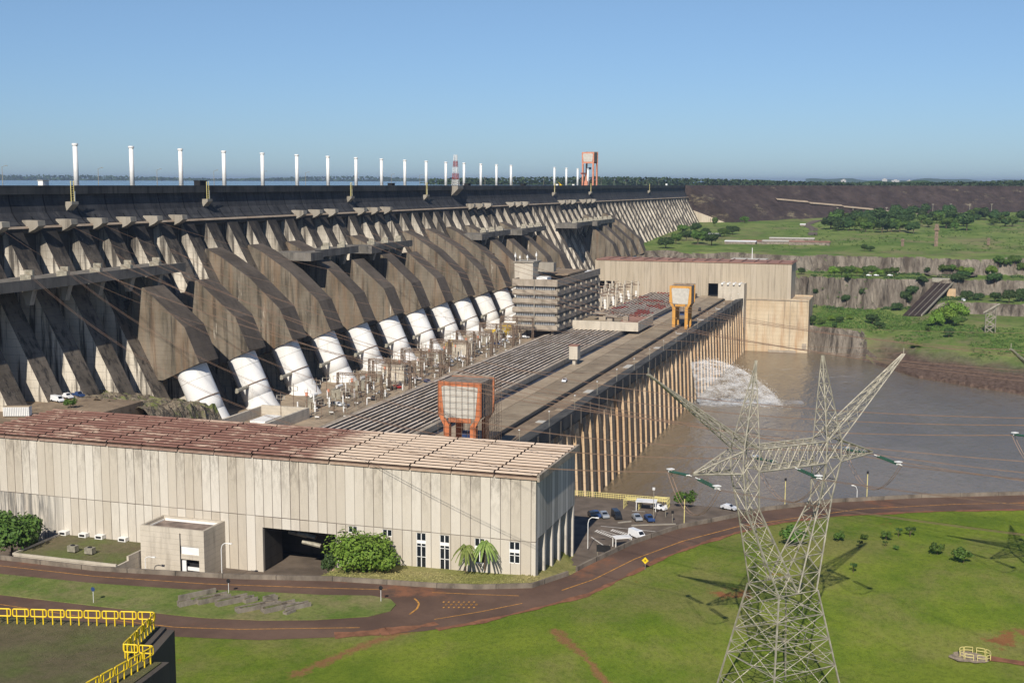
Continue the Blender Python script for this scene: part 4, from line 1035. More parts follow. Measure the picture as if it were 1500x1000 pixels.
# far shore: wooded strip on rolling ground
def woods(name, pts_, n, hh, spread, mat, size, label, cat='trees'):
    b = MB()
    for _ in range(n):
        k = rnd.randrange(len(pts_) - 1); t_ = rnd.random(); a, e = pts_[k], pts_[k + 1]
        x = a[0] + (e[0] - a[0]) * t_ + rnd.uniform(-spread, spread); y = a[1] + (e[1] - a[1]) * t_ + rnd.uniform(-spread, spread); z = a[2] + (e[2] - a[2]) * t_
        s_ = size * rnd.uniform(.6, 1.5); zz = z + hh * rnd.random() ** 1.2 * (0.75 + .35 * math.sin(x * .004 + y * .006))
        u = Vector((rnd.uniform(-1, 1), rnd.uniform(-1, 1), rnd.uniform(-.6, .6))).normalized(); v_ = Vector((rnd.uniform(-1, 1), rnd.uniform(-1, 1), rnd.uniform(-1, 1))).cross(u).normalized()
        c_ = Vector((x, y, zz)); b.poly([c_ - u * s_ - v_ * s_ * .6, c_ + u * s_ - v_ * s_ * .5, c_ + u * s_ * .7 + v_ * s_ * .6, c_ - u * s_ * .8 + v_ * s_ * .5])
    return tag(b.build(name, mat), label, cat, kind='stuff')
def ridge(name, x0px, x1px, D, h, zb_, mat):
    b = MB(); n_ = 160
    for i in range(n_ + 1):
        px = x0px + (x1px - x0px) * i / n_; v = ray(px, 262); v = Vector((v[0], v[1], 0)).normalized(); p = v * D
        hh = h * (.75 + .25 * math.sin(i * .31) + .18 * math.sin(i * .83 + 1) + .1 * rnd.random())
        b.v += [(p.x, p.y, zb_ - 12), (p.x + v.x * D * .004, p.y + v.y * D * .004, zb_ + hh * .7), (p.x + v.x * D * .012, p.y + v.y * D * .012, zb_ + hh), (p.x + v.x * D * .2, p.y + v.y * D * .2, zb_ + hh * .2)]
    for i in range(n_):
        for j in range(3): a = i * 4 + j; b.f.append((a, a + 4, a + 5, a + 1)); b.m.append(0)
    return tag(b.build(name, mat, smooth=True), kind='structure')
ridge('far_shore', -700, 700, 9500, 22, 220, M['farleaf'])
ridge('far_shore', 640, 2300, 2650, 11, 219, M['farleaf'])
ridge('distant_hills', 1180, 2400, 12000, 34, 222, M['farleaf'])
def shorepts(x0, x1, D, z, n_=20):
    o = []
    for i in range(n_ + 1):
        v = ray(x0 + (x1 - x0) * i / n_, 262); v = Vector((v[0], v[1], 0)).normalized() * D; o.append((v.x, v.y, z))
    return o
woods('shore_wood', shorepts(-60, 700, 9400, 219), 3000, 34, 60, M['farleaf'], 9, 'thin line of dark woodland along the far lake shore', 'woodland')
woods('shore_wood', shorepts(640, 1560, 2640, 220), 8000, 15, 40, M['farleaf'], 2.8, 'bluish wooded rise behind the far end of the dam', 'woodland')
# distant town blocks on the horizon
for i, (px, wd, h) in enumerate([(1236, 40, 20), (1296, 40, 26), (1312, 60, 18), (1332, 36, 16)]):
    v = ray(px, 262); v = Vector((v[0], v[1], 0)).normalized() * 10500
    t = thing('distant_block', '%s tiny pale building from the left on the right-hand horizon' % WORDS[i], 'building', (v.x, v.y, 222), 0, 'tiny pale buildings on the horizon')
    b = MB(); b.box(-30, 30, -wd / 2, wd / 2, 0, h); b.box(-20, 20, -wd / 5, wd / 5, h, h + 6); b.build('body', M['panel'], t, local=True)

# ================================================================== TREES
def crown(n, rx, rz, size, clumps, seed, hollow=.5):
    r = random.Random(seed); b = MB(); C = []
    for _ in range(clumps):
        a = r.uniform(0, 6.28); e = r.uniform(-.35, 1.); q = r.uniform(.35, .8)
        C.append((Vector((math.cos(a) * math.cos(e) * rx * q, math.sin(a) * math.cos(e) * rx * q, rz + math.sin(e) * rz * q * 1.1)), r.uniform(.28, .5) * rx))
    for _ in range(n):
        c_, cr = r.choice(C); d = Vector((r.gauss(0, 1), r.gauss(0, 1), r.gauss(0, .8))).normalized() * cr * r.uniform(hollow, 1.05)
        p = c_ + d
        if p.z < .12 * rz: continue
        nrm = (d.normalized() + Vector((r.uniform(-.6, .6), r.uniform(-.6, .6), r.uniform(-.2, .8)))).normalized()
        u = nrm.orthogonal().normalized(); v_ = nrm.cross(u); a = r.uniform(0, 6.28); u, v_ = u * math.cos(a) + v_ * math.sin(a), v_ * math.cos(a) - u * math.sin(a)
        s_ = size * r.uniform(.6, 1.4)
        b.poly([p - u * s_, p - v_ * s_ * .55, p + u * s_, p + v_ * s_ * .55])
    return b, C
def tree_proto(kind, h, rx, n, size, clumps, seed, mat):
    t = thing(kind, '', 'tree', (0, 0, 0))
    th = h * .3; b, C = crown(n, rx, (h - th) / 2, size, clumps, seed)
    b.v = [(x, y, z + th * .8) for x, y, z in b.v]
    b.build('crown', mat, t, local=True)
    k = MB(); k.tube((0, 0, -.6), (0, 0, th * 1.3), .035 * h, 7, r2=.022 * h)
    for c_, cr in C[:6]: k.tube((0, 0, th * 1.1), c_ + Vector((0, 0, th * .8)), .016 * h, 5, r2=.006 * h)
    k.build('trunk', M['trunk'], t, local=True)
    return snap(t)
def palm_proto(h, seed):
    r = random.Random(seed); t = thing('palm_tree', '', 'palm tree', (0, 0, 0)); b = MB(); top = Vector((0, 0, h))
    for i in range(26):
        a = i * 2.4; el = r.uniform(-.3, 1.2); L = r.uniform(2.2, 3.2); d = Vector((math.cos(a), math.sin(a), 0)); prev = top
        for s_ in range(6):
            u0, u1 = s_ / 6, (s_ + 1) / 6
            p0 = top + d * L * u0 * math.cos(el) + Vector((0, 0, L * (u0 * math.sin(el) - 1.0 * u0 * u0))); p1 = top + d * L * u1 * math.cos(el) + Vector((0, 0, L * (u1 * math.sin(el) - 1.0 * u1 * u1)))
            sd = Vector((-d.y, d.x, 0)) * .42 * (1 - u0 * .6)
            b.poly([p0, p0 + sd + Vector((0, 0, -.22)), p1 + sd * .8 + Vector((0, 0, -.25)), p1]); b.poly([p0, p1, p1 - sd * .8 + Vector((0, 0, -.25)), p0 - sd + Vector((0, 0, -.22))])
    b.build('fronds', M['palm'], t, local=True)
    k = MB(); k.tube((0, 0, -.6), (0, 0, h), .2, 7, r2=.14); k.build('trunk', M['trunk'], t, local=True)
    return snap(t)
PROTO = {}
used = set()
def plant(kind, loc, s, label, cat='tree', group=None, sz=None):
    if kind not in PROTO:
        PROTO[kind] = {'round': lambda: tree_proto('broadleaf_tree', 8, 4.2, 2600, .42, 13, 1, M['leaf']), 'dark': lambda: tree_proto('dark_tree', 9, 4.6, 2400, .5, 14, 2, M['leaf2']), 'bright': lambda: tree_proto('spreading_tree', 7, 4.6, 2600, .42, 12, 3, M['leaf3']),
                       'big': lambda: tree_proto('leafy_tree', 8, 6.5, 9000, .32, 26, 5, M['leaf3']), 'wide': lambda: tree_proto('broadleaf_tree', 8, 6, 7000, .38, 22, 9, M['leaf']), 'bush': lambda: tree_proto('bush', 2.6, 1.7, 900, .2, 9, 4, M['leaf']), 'sparse': lambda: tree_proto('sapling', 2.4, 1.1, 160, .16, 6, 6, M['leaf2']), 'palm': lambda: palm_proto(5, 8)}[kind]()
    pr = PROTO[kind]
    o = pr if kind not in used else copy_tree(pr)
    used.add(kind)
    q1, q2 = (rnd.uniform(.8, 1.3), rnd.uniform(.75, 1.15)) if s > 0 and kind in ('dark', 'round', 'bright') else (1, 1)
    o.location = loc; o.rotation_euler = (0, 0, rnd.uniform(0, 6.28)); o.scale = (s * q1, s * q1 * rnd.uniform(.85, 1.15), (s if sz is None else sz) * q2)
    o['label'] = label; o['category'] = cat
    if group: o['group'] = group
    return o
def on_far(x, y, z0):       # ground point under a picture column, refined on the terrain
    p = at(x, y, z0)
    for _ in range(12): p = at(x, y, .5 * z0 + .5 * far_h(p.x, p.y)) if False else p; 
    return Vector((p.x, p.y, far_h(p.x, p.y)))
def hitfar(x, y, x0=790, x1=2300):
    v = ray(x, y); X = x0
    while X < x1:
        p = EYE + v * (X / v[0])
        if p[2] <= far_h(p[0], p[1]): return Vector((p[0], p[1], far_h(p[0], p[1])))
        X += 2
    return Vector(EYE + v * (x1 / v[0]))
plant('wide', at(18, 812, 145), 1.15, 'dark leafy tree beside the left end of the hall front')
plant('bush', at(42, 806, 145), 1.3, 'small shrub between the leafy tree and the mossy roof', 'bush')
plant('big', at(532, 846, 146.8), 1.18, 'large bright green tree before the hall doorway', sz=1.1)
plant('dark', at(482, 846, 146.5), .62, 'grey green tree against the left side of the large bright tree')
plant('palm', atX(682, 833, 232.5), .95, 'left palm of the pair before the hall windows', 'palm tree')
plant('palm', atX(710, 831, 232.5), 1.05, 'right palm of the pair before the hall windows', 'palm tree')
for i, (x, y, s, k) in enumerate([(1411, 824, 1.25, 'bush'), (1373, 812, 1.05, 'bush'), (1250, 838, .95, 'sparse'), (1228, 792, .85, 'bush'), (1298, 791, .8, 'bush'), (1266, 790, .5, 'bush'), (1259, 802, .8, 'sparse'), (1297, 800, .6, 'sparse'), (1312, 805, .4, 'bush'), (1316, 786, 1, 'sparse'), (1333, 786, 1.1, 'sparse'), (1165, 800, 1.8, 'bush')]):
    lab = ['widest round bush on the lawn, the rightmost one', 'upright bush left of the widest bush on the lawn', 'thin bush low on the lawn right of the pylon', 'small dark bush on the lawn closest right of the pylon', 'bright small bush in the upper middle of the lawn', 'tiny dark bush between two larger lawn bushes', 'thin sapling below the tiny dark lawn bush', 'thin sapling below the bright lawn bush', 'tiny round shrub below the twig-like saplings', 'left of two grey twiggy saplings on the lawn', 'right of two grey twiggy saplings on the lawn', 'dark bush seen through the pylon legs'][i]
    plant(k, lawn_at(x, y), s, lab, 'bush' if k == 'bush' else 'sapling')
# shrub at the river edge, bush by the vans
plant('bush', at(1003, 742, 144), 1.7, 'round green shrub at the river edge of the car park', 'bush')
plant('bush', at(103, 597, 161), 1.1, 'small green bush beside the parked vans under the dam', 'bush')
for i, (x, y) in enumerate([(200, 600), (222, 603), (246, 607)]): pass
# trees behind the far hall
GRP = 'trees behind the far hall'
for i, (x, y, s, k) in enumerate([(975, 376, 1.3, 'dark'), (990, 372, 1.5, 'round'), (1005, 368, 1.5, 'dark'), (1022, 372, 1.6, 'round'), (1042, 374, 1.6, 'dark'), (1060, 364, 1.3, 'round'), (1072, 362, 1.2, 'dark'), (1047, 352, 1.2, 'round'), (1090, 350, 1.2, 'round'), (1000, 360, 1.3, 'round'), (1018, 360, 1.2, 'dark'), (1034, 362, 1.2, 'dark')]):
    p = at(x, y, 158); p.z = far_h(p.x, p.y) - 1; plant(k, p, s * 1.15, '%s dark tree counting from the left behind the far hall roof' % WORDS[sorted([975, 990, 1005, 1022, 1042, 1060, 1072, 1047, 1090, 1000, 1018, 1034]).index(x)], group=GRP)
plant('bright', at(948, 378, 158), 1.1, 'yellowish bush at the left end behind the far hall roof', 'bush')
# row of trees on the middle terrace
for i in range(9):
    x = 1222 + i * 11; p = hitfar(x, 404.5); plant('round' if i % 3 else 'bright', p, 1.05, '%s tree from the left in the clipped row on the middle terrace' % WORDS[i], group='row of trees on the middle terrace')
LST = [(1174, 402, .9, 'dark', 'dark bush at the terrace edge just right of the far hall'), (1352, 420, 1.0, 'dark', 'dark tree at the upper left of the sloping ramp'), (1398, 470, 1.85, 'bright', 'large bright tree at the foot of the sloping ramp'), (1384, 474, 1.75, 'bright', 'broad bright tree, left neighbour of the largest tree by the ramp'), (1372, 478, 1.3, 'bright', 'lower bright tree touching the ramp edge'), (1404, 478, 1.1, 'round', 'smaller tree right of the largest tree by the ramp'),
       (1410, 412, 1.1, 'dark', 'dark tree right of the ramp head'), (1402, 428, 1.3, 'dark', 'dark tree on the cliff below the ramp head'), (1416, 440, 1.2, 'dark', 'dark tree low on the cliff right of the ramp'), (1434, 440, 1.0, 'dark', 'dark tree beside the small white truck'), (1456, 425, 1.3, 'dark', 'dark tree high on the right-hand cliff'), (1458, 442, 1.1, 'dark', 'dark tree at the foot of the right-hand cliff'), (1478, 444, 1.2, 'dark', 'dark tree near the right frame edge on the low terrace'), (1496, 442, 1.2, 'dark', 'rightmost dark tree on the low terrace'),
       (1325, 448, 1.3, 'dark', 'dark tree left of the sloping ramp on the cliff'), (1336, 440, 1.1, 'dark', 'second dark tree left of the ramp, higher up'), (1314, 455, 1.0, 'dark', 'dark tree at the lower left of the ramp'), (1240, 446, .9, 'dark', 'dark bush on the cliff above the river scrub'), (1262, 449, .8, 'dark', 'dark bush right of the cliff bush above the scrub'), (1242, 436, .7, 'round', 'pale bush halfway up the middle cliff'), (1192, 438, .7, 'dark', 'dark bush on the cliff next to the hall corner'),
       (1358, 402, .8, 'dark', 'flat-topped tree on the middle terrace'), (1384, 402, 1.1, 'round', 'wide tree in the ring road island, left'), (1394, 402, 1.1, 'round', 'wide tree in the ring road island, middle'), (1406, 402, 1., 'bright', 'bright tree in the ring road island'), (1418, 404, .9, 'bright', 'rightmost bright tree of the ring road island'),
       (1452, 404, 1.1, 'bright', 'leftmost leafy tree on the terrace at right'), (1462, 400, 1.2, 'round', 'tall leafy tree on the terrace at right'), (1474, 402, 1.1, 'round', 'middle leafy tree on the terrace at right'), (1486, 398, 1.4, 'round', 'tallest leafy tree on the terrace at right'), (1497, 402, 1.2, 'round', 'leafy tree on the terrace cut by the frame edge'),
       (1266, 368, .9, 'dark', 'brownish dark bush standing on the upper cliff edge'), (1275, 368, .8, 'dark', 'dark bush right of the upper cliff edge bush'), (1190, 480, .9, 'dark', 'dark bush at the lower corner of the far hall'), (1203, 476, .8, 'round', 'green bush on the bank beside the far hall'), (1218, 470, .8, 'bright', 'bright bush on the river bank left'), (1230, 474, .7, 'dark', 'dark bush on the river bank left of centre'), (1245, 468, .7, 'bright', 'second bright bush on the river bank'), (1278, 476, 1., 'dark', 'round dark bush on the river bank middle'), (1288, 482, .8, 'dark', 'small dark bush at the river cliff edge'), (1390, 494, .8, 'dark', 'dark bush on the grassy slope below the ramp trees'), (1360, 486, .7, 'round', 'pale green bush on the grassy slope'), (1222, 484, .6, 'dark', 'small bush hanging over the river cliff'), (1342, 510, .7, 'bright', 'green patch of bush above the brown shore')]
for x, y, s, k, l in LST: plant(k, hitfar(x, y) + Vector((0, 0, -.8)), s, l, 'bush' if 'bush' in l else 'tree')
# upper meadow trees
cnt = 0; names = ['far left', 'left', 'middle', 'right', 'far right']
UP = []
for i in range(72):
    x = 1215 + rnd.random() ** .9 * 290; y = rnd.uniform(317, 333) if x > 1290 else rnd.uniform(322, 338); UP.append((x, y))
UP += [(1228, 338), (1236, 337), (1244, 338), (1252, 337), (1268, 340), (1280, 339), (1292, 341), (1306, 340), (1318, 339), (1330, 341), (1338, 342), (1262, 338), (1312, 340), (1300, 340), (1386, 335), (1398, 338), (1416, 338)]
UP.sort()
hund = ['', 'twenty-', 'thirty-', 'forty-', 'fifty-', 'sixty-']
def ordn(i):
    if i < 30: return WORDS[i]
    tens = {3: 'thirty', 4: 'forty', 5: 'fifty', 6: 'sixty', 7: 'seventy', 8: 'eighty', 9: 'ninety'}; k = i + 1
    return (tens[k // 10][:-1] + 'ieth') if k % 10 == 0 else tens[k // 10] + '-' + WORDS[k % 10 - 1]
for i, (x, y) in enumerate(UP): plant(['dark', 'round', 'dark'][i % 3], hitfar(x, y) + Vector((0, 0, -.8)), rnd.uniform(1.2, 2.3), '%s tree from the left in the meadow wood below the dark embankment' % ordn(i), group='trees in the meadow below the embankment')
# river-bank scrub and undergrowth
def scrub(name, n, fn, size, mat, label):
    b = MB()
    for _ in range(n):
        p = fn()
        if p is None: continue
        for q in range(5):
            s_ = size * rnd.uniform(.5, 1.4); c_ = p + Vector((rnd.uniform(-1, 1), rnd.uniform(-1, 1), rnd.uniform(0, .8))) * size * 1.6
            u = Vector((rnd.uniform(-1, 1), rnd.uniform(-1, 1), rnd.uniform(-.2, .9))).normalized(); v_ = u.orthogonal().normalized()
            b.poly([c_ - u * s_, c_ - v_ * s_ * .6, c_ + u * s_, c_ + v_ * s_ * .6])
    return tag(b.build(name, mat), label, 'undergrowth', kind='stuff')
def bankpt():
    Y = rnd.uniform(-150, 72); d = rnd.uniform(5, 140); X = float(np.interp(Y, WY, WX)) + d
    if Y < 20 and d < 45: return None
    if fbm(X * 1.7, Y * 1.7) < -.15 and d < 90: return None
    return Vector((X, Y, far_h(X, Y)))
scrub('scrub', 5200, bankpt, .62, M['leaf'], 'low green scrub covering the river bank')
def terracept():
    Y = rnd.uniform(-170, 84); k = rnd.random()
    X = (rnd.uniform(1022, 1042) if k < .45 else rnd.uniform(1088, 1108) if k < .8 else rnd.uniform(1047, 1060)) + 5 * fbm(1040 * 2, Y * 2)
    if math.sin(Y * .13) + math.sin(Y * .31 + 2) < -.2: return None
    return Vector((X, Y, far_h(X, Y)))
scrub('terrace_scrub', 1500, terracept, .85, M['leaf2'], 'dark undergrowth along the foot of the rock terraces')
def meadpt():
    x = rnd.uniform(1130, 1500); y = rnd.uniform(318, 368)
    p = hitfar(x, y, 1100); return p if fbm(p.x * .7, p.y * .7) > .25 else None
scrub('meadow_scrub', 700, meadpt, .9, M['leaf'], 'low bushes dotted over the far meadow')
def vergept():
    Y = rnd.uniform(30, 112); X = xedge(Y) + rnd.uniform(.7, 14); return Vector((X, Y, near_h(X, Y)))
scrub('verge_grass', 1800, vergept, .16, M['verge'], 'dry yellow grass on the bank behind the parapet')
def verge2():
    Y = rnd.uniform(-60, 30); X = xedge(Y) + rnd.uniform(.6, 5); return Vector((X, Y, near_h(X, Y)))
scrub('verge_grass', 1600, verge2, .18, M['verge'], 'dry yellow grass along the riverside parapet')

# ---------------------------------------------------------------- far bank structures
# ring road, terrace road, sheds, poles, ramp
tag(ribbon('terrace_road', [(1216, 403.6), (1255, 403.3), (1306, 403.2)], 3, 151.9, M['asphalt']), kind='structure')
t = thing('ramp_bridge', 'dark inclined concrete ramp with pale guard rail climbing the far cliff', 'ramp', at(1350, 463, 126))
A0 = hitfar(1322, 463); A1 = hitfar(1349, 464); Bz_ = 153; B0 = atX(1371, 413, 1066); B1 = atX(1397, 413, 1066)
def slabq(P_, th, mat, nm):
    b = MB(); Q = [Vector(p) for p in P_]; n = len(b.v); b.v += [tuple(q) for q in Q] + [tuple(q - Vector((0, 0, th))) for q in Q]
    for f in ((0, 1, 2, 3), (7, 6, 5, 4), (0, 4, 5, 1), (1, 5, 6, 2), (2, 6, 7, 3), (3, 7, 4, 0)): b.f.append(tuple(n + k for k in f)); b.m.append(0)
    return b.build(nm, mat, t)
A0 = A0 + Vector((0, 0, .6)); A1 = A1 + Vector((0, 0, .6))
slabq([A0, A1, B1, B0], 2.2, M['rockfill'], 'slab')
for k in (.33, .66):
    a, e = A0.lerp(A1, k), B0.lerp(B1, k); slabq([a + Vector((0, .15, .1)), a + Vector((0, -.15, .1)), e + Vector((0, -.15, .1)), e + Vector((0, .15, .1))], .3, M['steel'], 'rail')
d_ = Vector((0, -.8, 0)); slabq([A1 + Vector((0, 0, .9)), A1 + d_ + Vector((0, 0, .9)), B1 + d_ + Vector((0, 0, .9)), B1 + Vector((0, 0, .9))], 1.2, M['steel'], 'guard_rail')
b = MB(); b.box(1064, 1070, B1.y - 3, B0.y + 3, B0.z + .2, B0.z + 3.2); b.build('head_beam', M['steel'], t)
b = MB(); b.box(1052, 1056, B1.y - 1.5, B1.y + 5, 128, B1.z - 4.5); b.box(1040, 1044, B1.y + 1, B1.y + 6, 126, B1.z - 11); b.build('support_pier', M['pier'], t)
for i, (x, y, L, W, h, mt, ll) in enumerate([(1085, 357, 30, 12, 3, 'white', 'long white shed at the left end of the far row'), (1112, 356.5, 34, 12, 3.2, 'roofred', 'long shed with reddish roof beside the white shed'), (1148, 357, 40, 14, 3.4, 'panel', 'long grey shed in the middle of the far row'), (1186, 357.5, 38, 12, 3, 'roofred', 'long reddish shed at the right end of the far row'), (1160, 352, 44, 8, 2.6, 'panel', 'narrow pale shed behind the far row'), (1047, 347, 12, 8, 4, 'white', 'white hut among trees below the wing wall'), (1176, 332, 6, 5, 3.4, 'white', 'small white hut beside the curving far road')]):
    p = hitfar(x, y, 1100); t = thing('shed', ll, 'shed', p)
    h *= .7; b = MB(); b.box(-W / 2, W / 2, -L / 2, L / 2, -1, h); b.build('wall', M['cladside'], t, local=True)
    b = MB(); n = len(b.v); b.v += [(-W / 2 - .4, -L / 2 - .4, h), (W / 2 + .4, -L / 2 - .4, h), (0, -L / 2 - .4, h + 1.1), (-W / 2 - .4, L / 2 + .4, h), (W / 2 + .4, L / 2 + .4, h), (0, L / 2 + .4, h + 1.1)]
    for f in ((0, 1, 2), (5, 4, 3), (0, 2, 5, 3), (2, 1, 4, 5), (1, 0, 3, 4)): b.f.append(tuple(n + q for q in f)); b.m.append(0)
    b.build('roof', M[mt], t, local=True)
t = thing('quay_block', 'pale flat concrete block with antenna behind the far hall roof', 'building', at(1105, 381, 165))
p = hitfar(1098, 379.5, 960); t.location = (1010, p.y * 1010 / p.x, 0)
b = MB(); y_ = t.location.y; b.box(-8, 8, -14, 14, 140, 167.3); b.build('wall', M['panel'], t, local=True)
b = MB(); b.tube((0, -2, 167), (0, -2, 176), .3, 6); b.build('antenna', M['white'], t, local=True)
for i, (x, y0, y1, wd, ll) in enumerate([(1371, 361, 331, 3.2, 'tall brown rusty post on the far meadow'), (1322, 361, 351, 2.6, 'short brown post left of the tall rusty post'), (1447.5, 360, 350, 2.4, 'short brown post right of the tall rusty post')]):
    p = hitfar(x, y0, 1100); h = (y0 - y1) * p.x / 1820 * 1.03
    t = thing('rusty_post', ll, 'post', p); b = MB(); b.box(-wd / 2, wd / 2, -wd / 2, wd / 2, -1, h); b.build('shaft', M['steelrust'], t, local=True)
    b = MB(); b.box(-wd * .8, wd * .8, -wd * .8, wd * .8, h * .72, h * .8); b.build('collar', M['steelrust'], t, local=True)
p = hitfar(1450, 487); t = thing('steel_tower', 'small grey steel lattice tower leaning before the right-hand cliff', 'lattice tower', p)
b = MB(); hh = 17; b.lattice([(-2, -3.2, -1), (2, -3.2, -1), (2, 3.2, -1), (-2, 3.2, -1)], [(-2, -3.2, hh), (2, -3.2, hh), (2, 3.2, hh - 4), (-2, 3.2, hh - 4)], 3, .32, .24); b.build('frame', M['steel'], t, local=True)
b = MB(); b.tube((0, 4.5, hh - 4), (0, -5.5, hh + 2.5), .8, 4); b.build('top_beam', M['steel'], t, local=True)
# ring road on the terrace
b = MB(); c0 = at(1393, 402, 152)
for i in range(48):
    a0, a1 = i / 48 * 6.283, (i + 1) / 48 * 6.283
    def e_(a, r): return (c0.x + 26 * r * math.cos(a), c0.y + 17 * r * math.sin(a), 152.6)
    b.poly([e_(a0, 1), e_(a0, 1.25), e_(a1, 1.25), e_(a1, 1)])
tag(b.build('ring_road', M['asphalt']), kind='structure')
b = MB()
for i in range(14):
    a = at(1172 + i * 2, 330 - i * .0, 178); 
ribbon_pts = [(1190, 345), (1192, 336), (1180, 330), (1196, 324), (1216, 322)]
q_ = [hitfar(x, y, 1100) + Vector((0, 0, .5)) for x, y in ribbon_pts]
for a, e in zip(q_[:-1], q_[1:]): b.poly([a + Vector((0, 5, 0)), a - Vector((0, 5, 0)), e - Vector((0, 5, 0)), e + Vector((0, 5, 0))])
tag(b.build('winding_road', M['asphalt']), kind='structure')
for i, x in enumerate([1226, 1249, 1298, 1366, 1392, 1420, 1452]):
    v = ray(x, 268); 
    k = int(min(NP - 2, 8 + (x - 1100) / 7)); vv = emb.data.vertices[k * K_ + 2 + 18].co
    p = hitfar(x, 322 - (x > 1350) * 6, 1100); t = thing('meadow_pole', '%s thin pole from the left along the foot of the embankment' % WORDS[i], 'pole', p, 0, 'thin poles below the embankment')
    b = MB(); b.tube((0, 0, 0), (0, 0, 16), .3, 5); b.build('post', M['steel'], t, local=True)
    b = MB(); b.box(-.4, .4, -1.6, 1.6, 15.4, 16); b.build('arm', M['steel'], t, local=True)

# ================================================================== PYLONS
def pylon(loc, label):
    MB.fat = 1.02
    t = thing('power_pylon', label, 'pylon', loc, R(-45))
    s0, s1 = 6.5, 3.7; H1 = 15.5; H2 = 29; H3 = 35; H4 = 38.5
    q = lambda cx, s, z, cy=0: [(cx - s, cy - s, z), (cx + s, cy - s, z), (cx + s, cy + s, z), (cx - s, cy + s, z)]
    b = MB()
    hs = [-4.5, 3.6, 7.8, 11.7, H1]; ss = [s0 + .15 - (s0 - s1) * (h / H1) for h in hs]
    for a in range(4):
        b.lattice(q(0, ss[a], hs[a]), q(0, ss[a + 1], hs[a + 1]), 1, .15, .075)
        c_ = q(0, ss[a + 1], hs[a + 1])
        for i in range(4): b.tube(c_[i], c_[(i + 1) % 4], .08)
        mid = [Vector(c_[i]).lerp(Vector(c_[(i + 1) % 4]), .5) for i in range(4)]
        for i in range(4): b.tube(mid[i], mid[(i + 1) % 4], .05)
        lo = q(0, ss[a], hs[a])
        for i in range(4):
            m_ = Vector(lo[i]).lerp(Vector(lo[(i + 1) % 4]), .5); cm = (Vector(lo[i]) + Vector(c_[(i + 1) % 4])) / 2
            for e_ in (Vector(lo[i]).lerp(Vector(c_[i]), .5), Vector(lo[(i + 1) % 4]).lerp(Vector(c_[(i + 1) % 4]), .5)): b.tube(e_, cm + (e_ - cm) * .15, .045); b.tube(e_, e_.lerp(m_, .55), .045)
    b.build('body', M['steel'], t, local=True)
    for sg in (-1, 1):
        b = MB()
        lo = [(sg * s1, -s1, H1), (0, -s1, H1), (0, s1, H1), (sg * s1, s1, H1)]; cx = sg * 7.3
        mi_ = [(cx + sg * 1.1, -1.1, H2), (cx - sg * 1.3, -1.1, H2), (cx - sg * 1.3, 1.1, H2), (cx + sg * 1.1, 1.1, H2)]
        b.lattice(lo, mi_, 5, .14, .06)
        hi = [(sg * 9.6, -1.6, H3), (sg * 6.6, -1.6, H3), (sg * 6.6, 1.6, H3), (sg * 9.6, 1.6, H3)]
        b.lattice(mi_, hi, 2, .14, .06)
        hi2 = [(x, y, H4) for x, y, z in hi]; b.lattice(hi, hi2, 1, .13, .06)
        b.build('leg_column', M['steel'], t, local=True)
        b = MB(); b.lattice(hi2, [(sg * 6.5 + .1, -.1, 52), (sg * 6.5 - .1, -.1, 52), (sg * 6.5 - .1, .1, 52), (sg * 6.5 + .1, .1, 52)], 6, .1, .05); b.build('peak', M['steel'], t, local=True)
        b = MB(); tp = Vector((sg * 25, 1.5, 50.9))
        b.lattice(hi2, [tp + Vector((.15, -.15, 0)), tp + Vector((-.15, -.15, 0)), tp + Vector((-.15, .15, 0)), tp + Vector((.15, .15, 0))], 8, .12, .05); b.tube(tp, tp + Vector((0, 0, 1)), .06); b.build('horn', M['steel'], t, local=True)
        b = MB(); lo = [(sg * 9.6, -1.6, H3), (sg * 9.6, 1.6, H3), (sg * 9.6, 1.6, H4), (sg * 9.6, -1.6, H4)]; e = Vector((sg * 17.6, 0, H3 + .4))
        b.lattice(lo, [e + Vector((0, -.12, 0)), e + Vector((0, .12, 0)), e + Vector((0, .12, .2)), e + Vector((0, -.12, .2))], 4, .12, .055); b.build('cross_arm', M['steel'], t, local=True)
    b = MB(); b.lattice([(-6.6, -1.6, H3), (-6.6, 1.6, H3), (-6.6, 1.6, H4), (-6.6, -1.6, H4)], [(6.6, -1.6, H3), (6.6, 1.6, H3), (6.6, 1.6, H4), (6.6, -1.6, H4)], 7, .13, .065); b.build('centre_beam', M['steel'], t, local=True)
    for a, y0 in ((-17.6, 0), (0, 1.6), (17.6, 0)):
        for sg in (-1, 1):
            b = MB(); p = Vector((a, sg * (y0 + .5), H3 + .1)); e = p + Vector((0, sg * 6.2, -.5))
            st = b
            y1 = MB(); s_ = p.lerp(e, .15); f_ = p.lerp(e, .88)
            for dx in (-.28, .28):
                o = Vector((dx, 0, 0)); n_ = 16
                st.rings([(s_.lerp(f_, i / n_) + o, .17 if i % 2 else .11, (0, 1, 0)) for i in range(n_ + 1)], 8)
            ins = st.build('insulator_string', M['glassgreen'], t, local=True)
            y1.tube(p, s_, .07); y1.tube(s_ + Vector((-.35, 0, 0)), s_ + Vector((.35, 0, 0)), .08); y1.tube(f_ + Vector((-.45, 0, 0)), f_ + Vector((.45, 0, 0)), .1); y1.box(f_.x - .5, f_.x + .5, f_.y - .3, f_.y + .5, f_.z + .3, f_.z + .42); y1.tube(f_, e, .07)
            y1.build('yoke', M['white'], ins, local=True)
        b = MB()
        for dx in (-.3, .3):
            L = [Vector((a + dx, -(y0 + 6.4) + (y0 + 6.4) * 2 * i / 14, H3 - .5 - 5.2 * (1 - (2 * i / 14 - 1) ** 2))) for i in range(15)]; b.path(L, .05, 4)
        b.build('jumper_loop', M['wire'], t, local=True)
    MB.fat = 1.0
    return t
T1 = Vector((194, 17.8, 150))
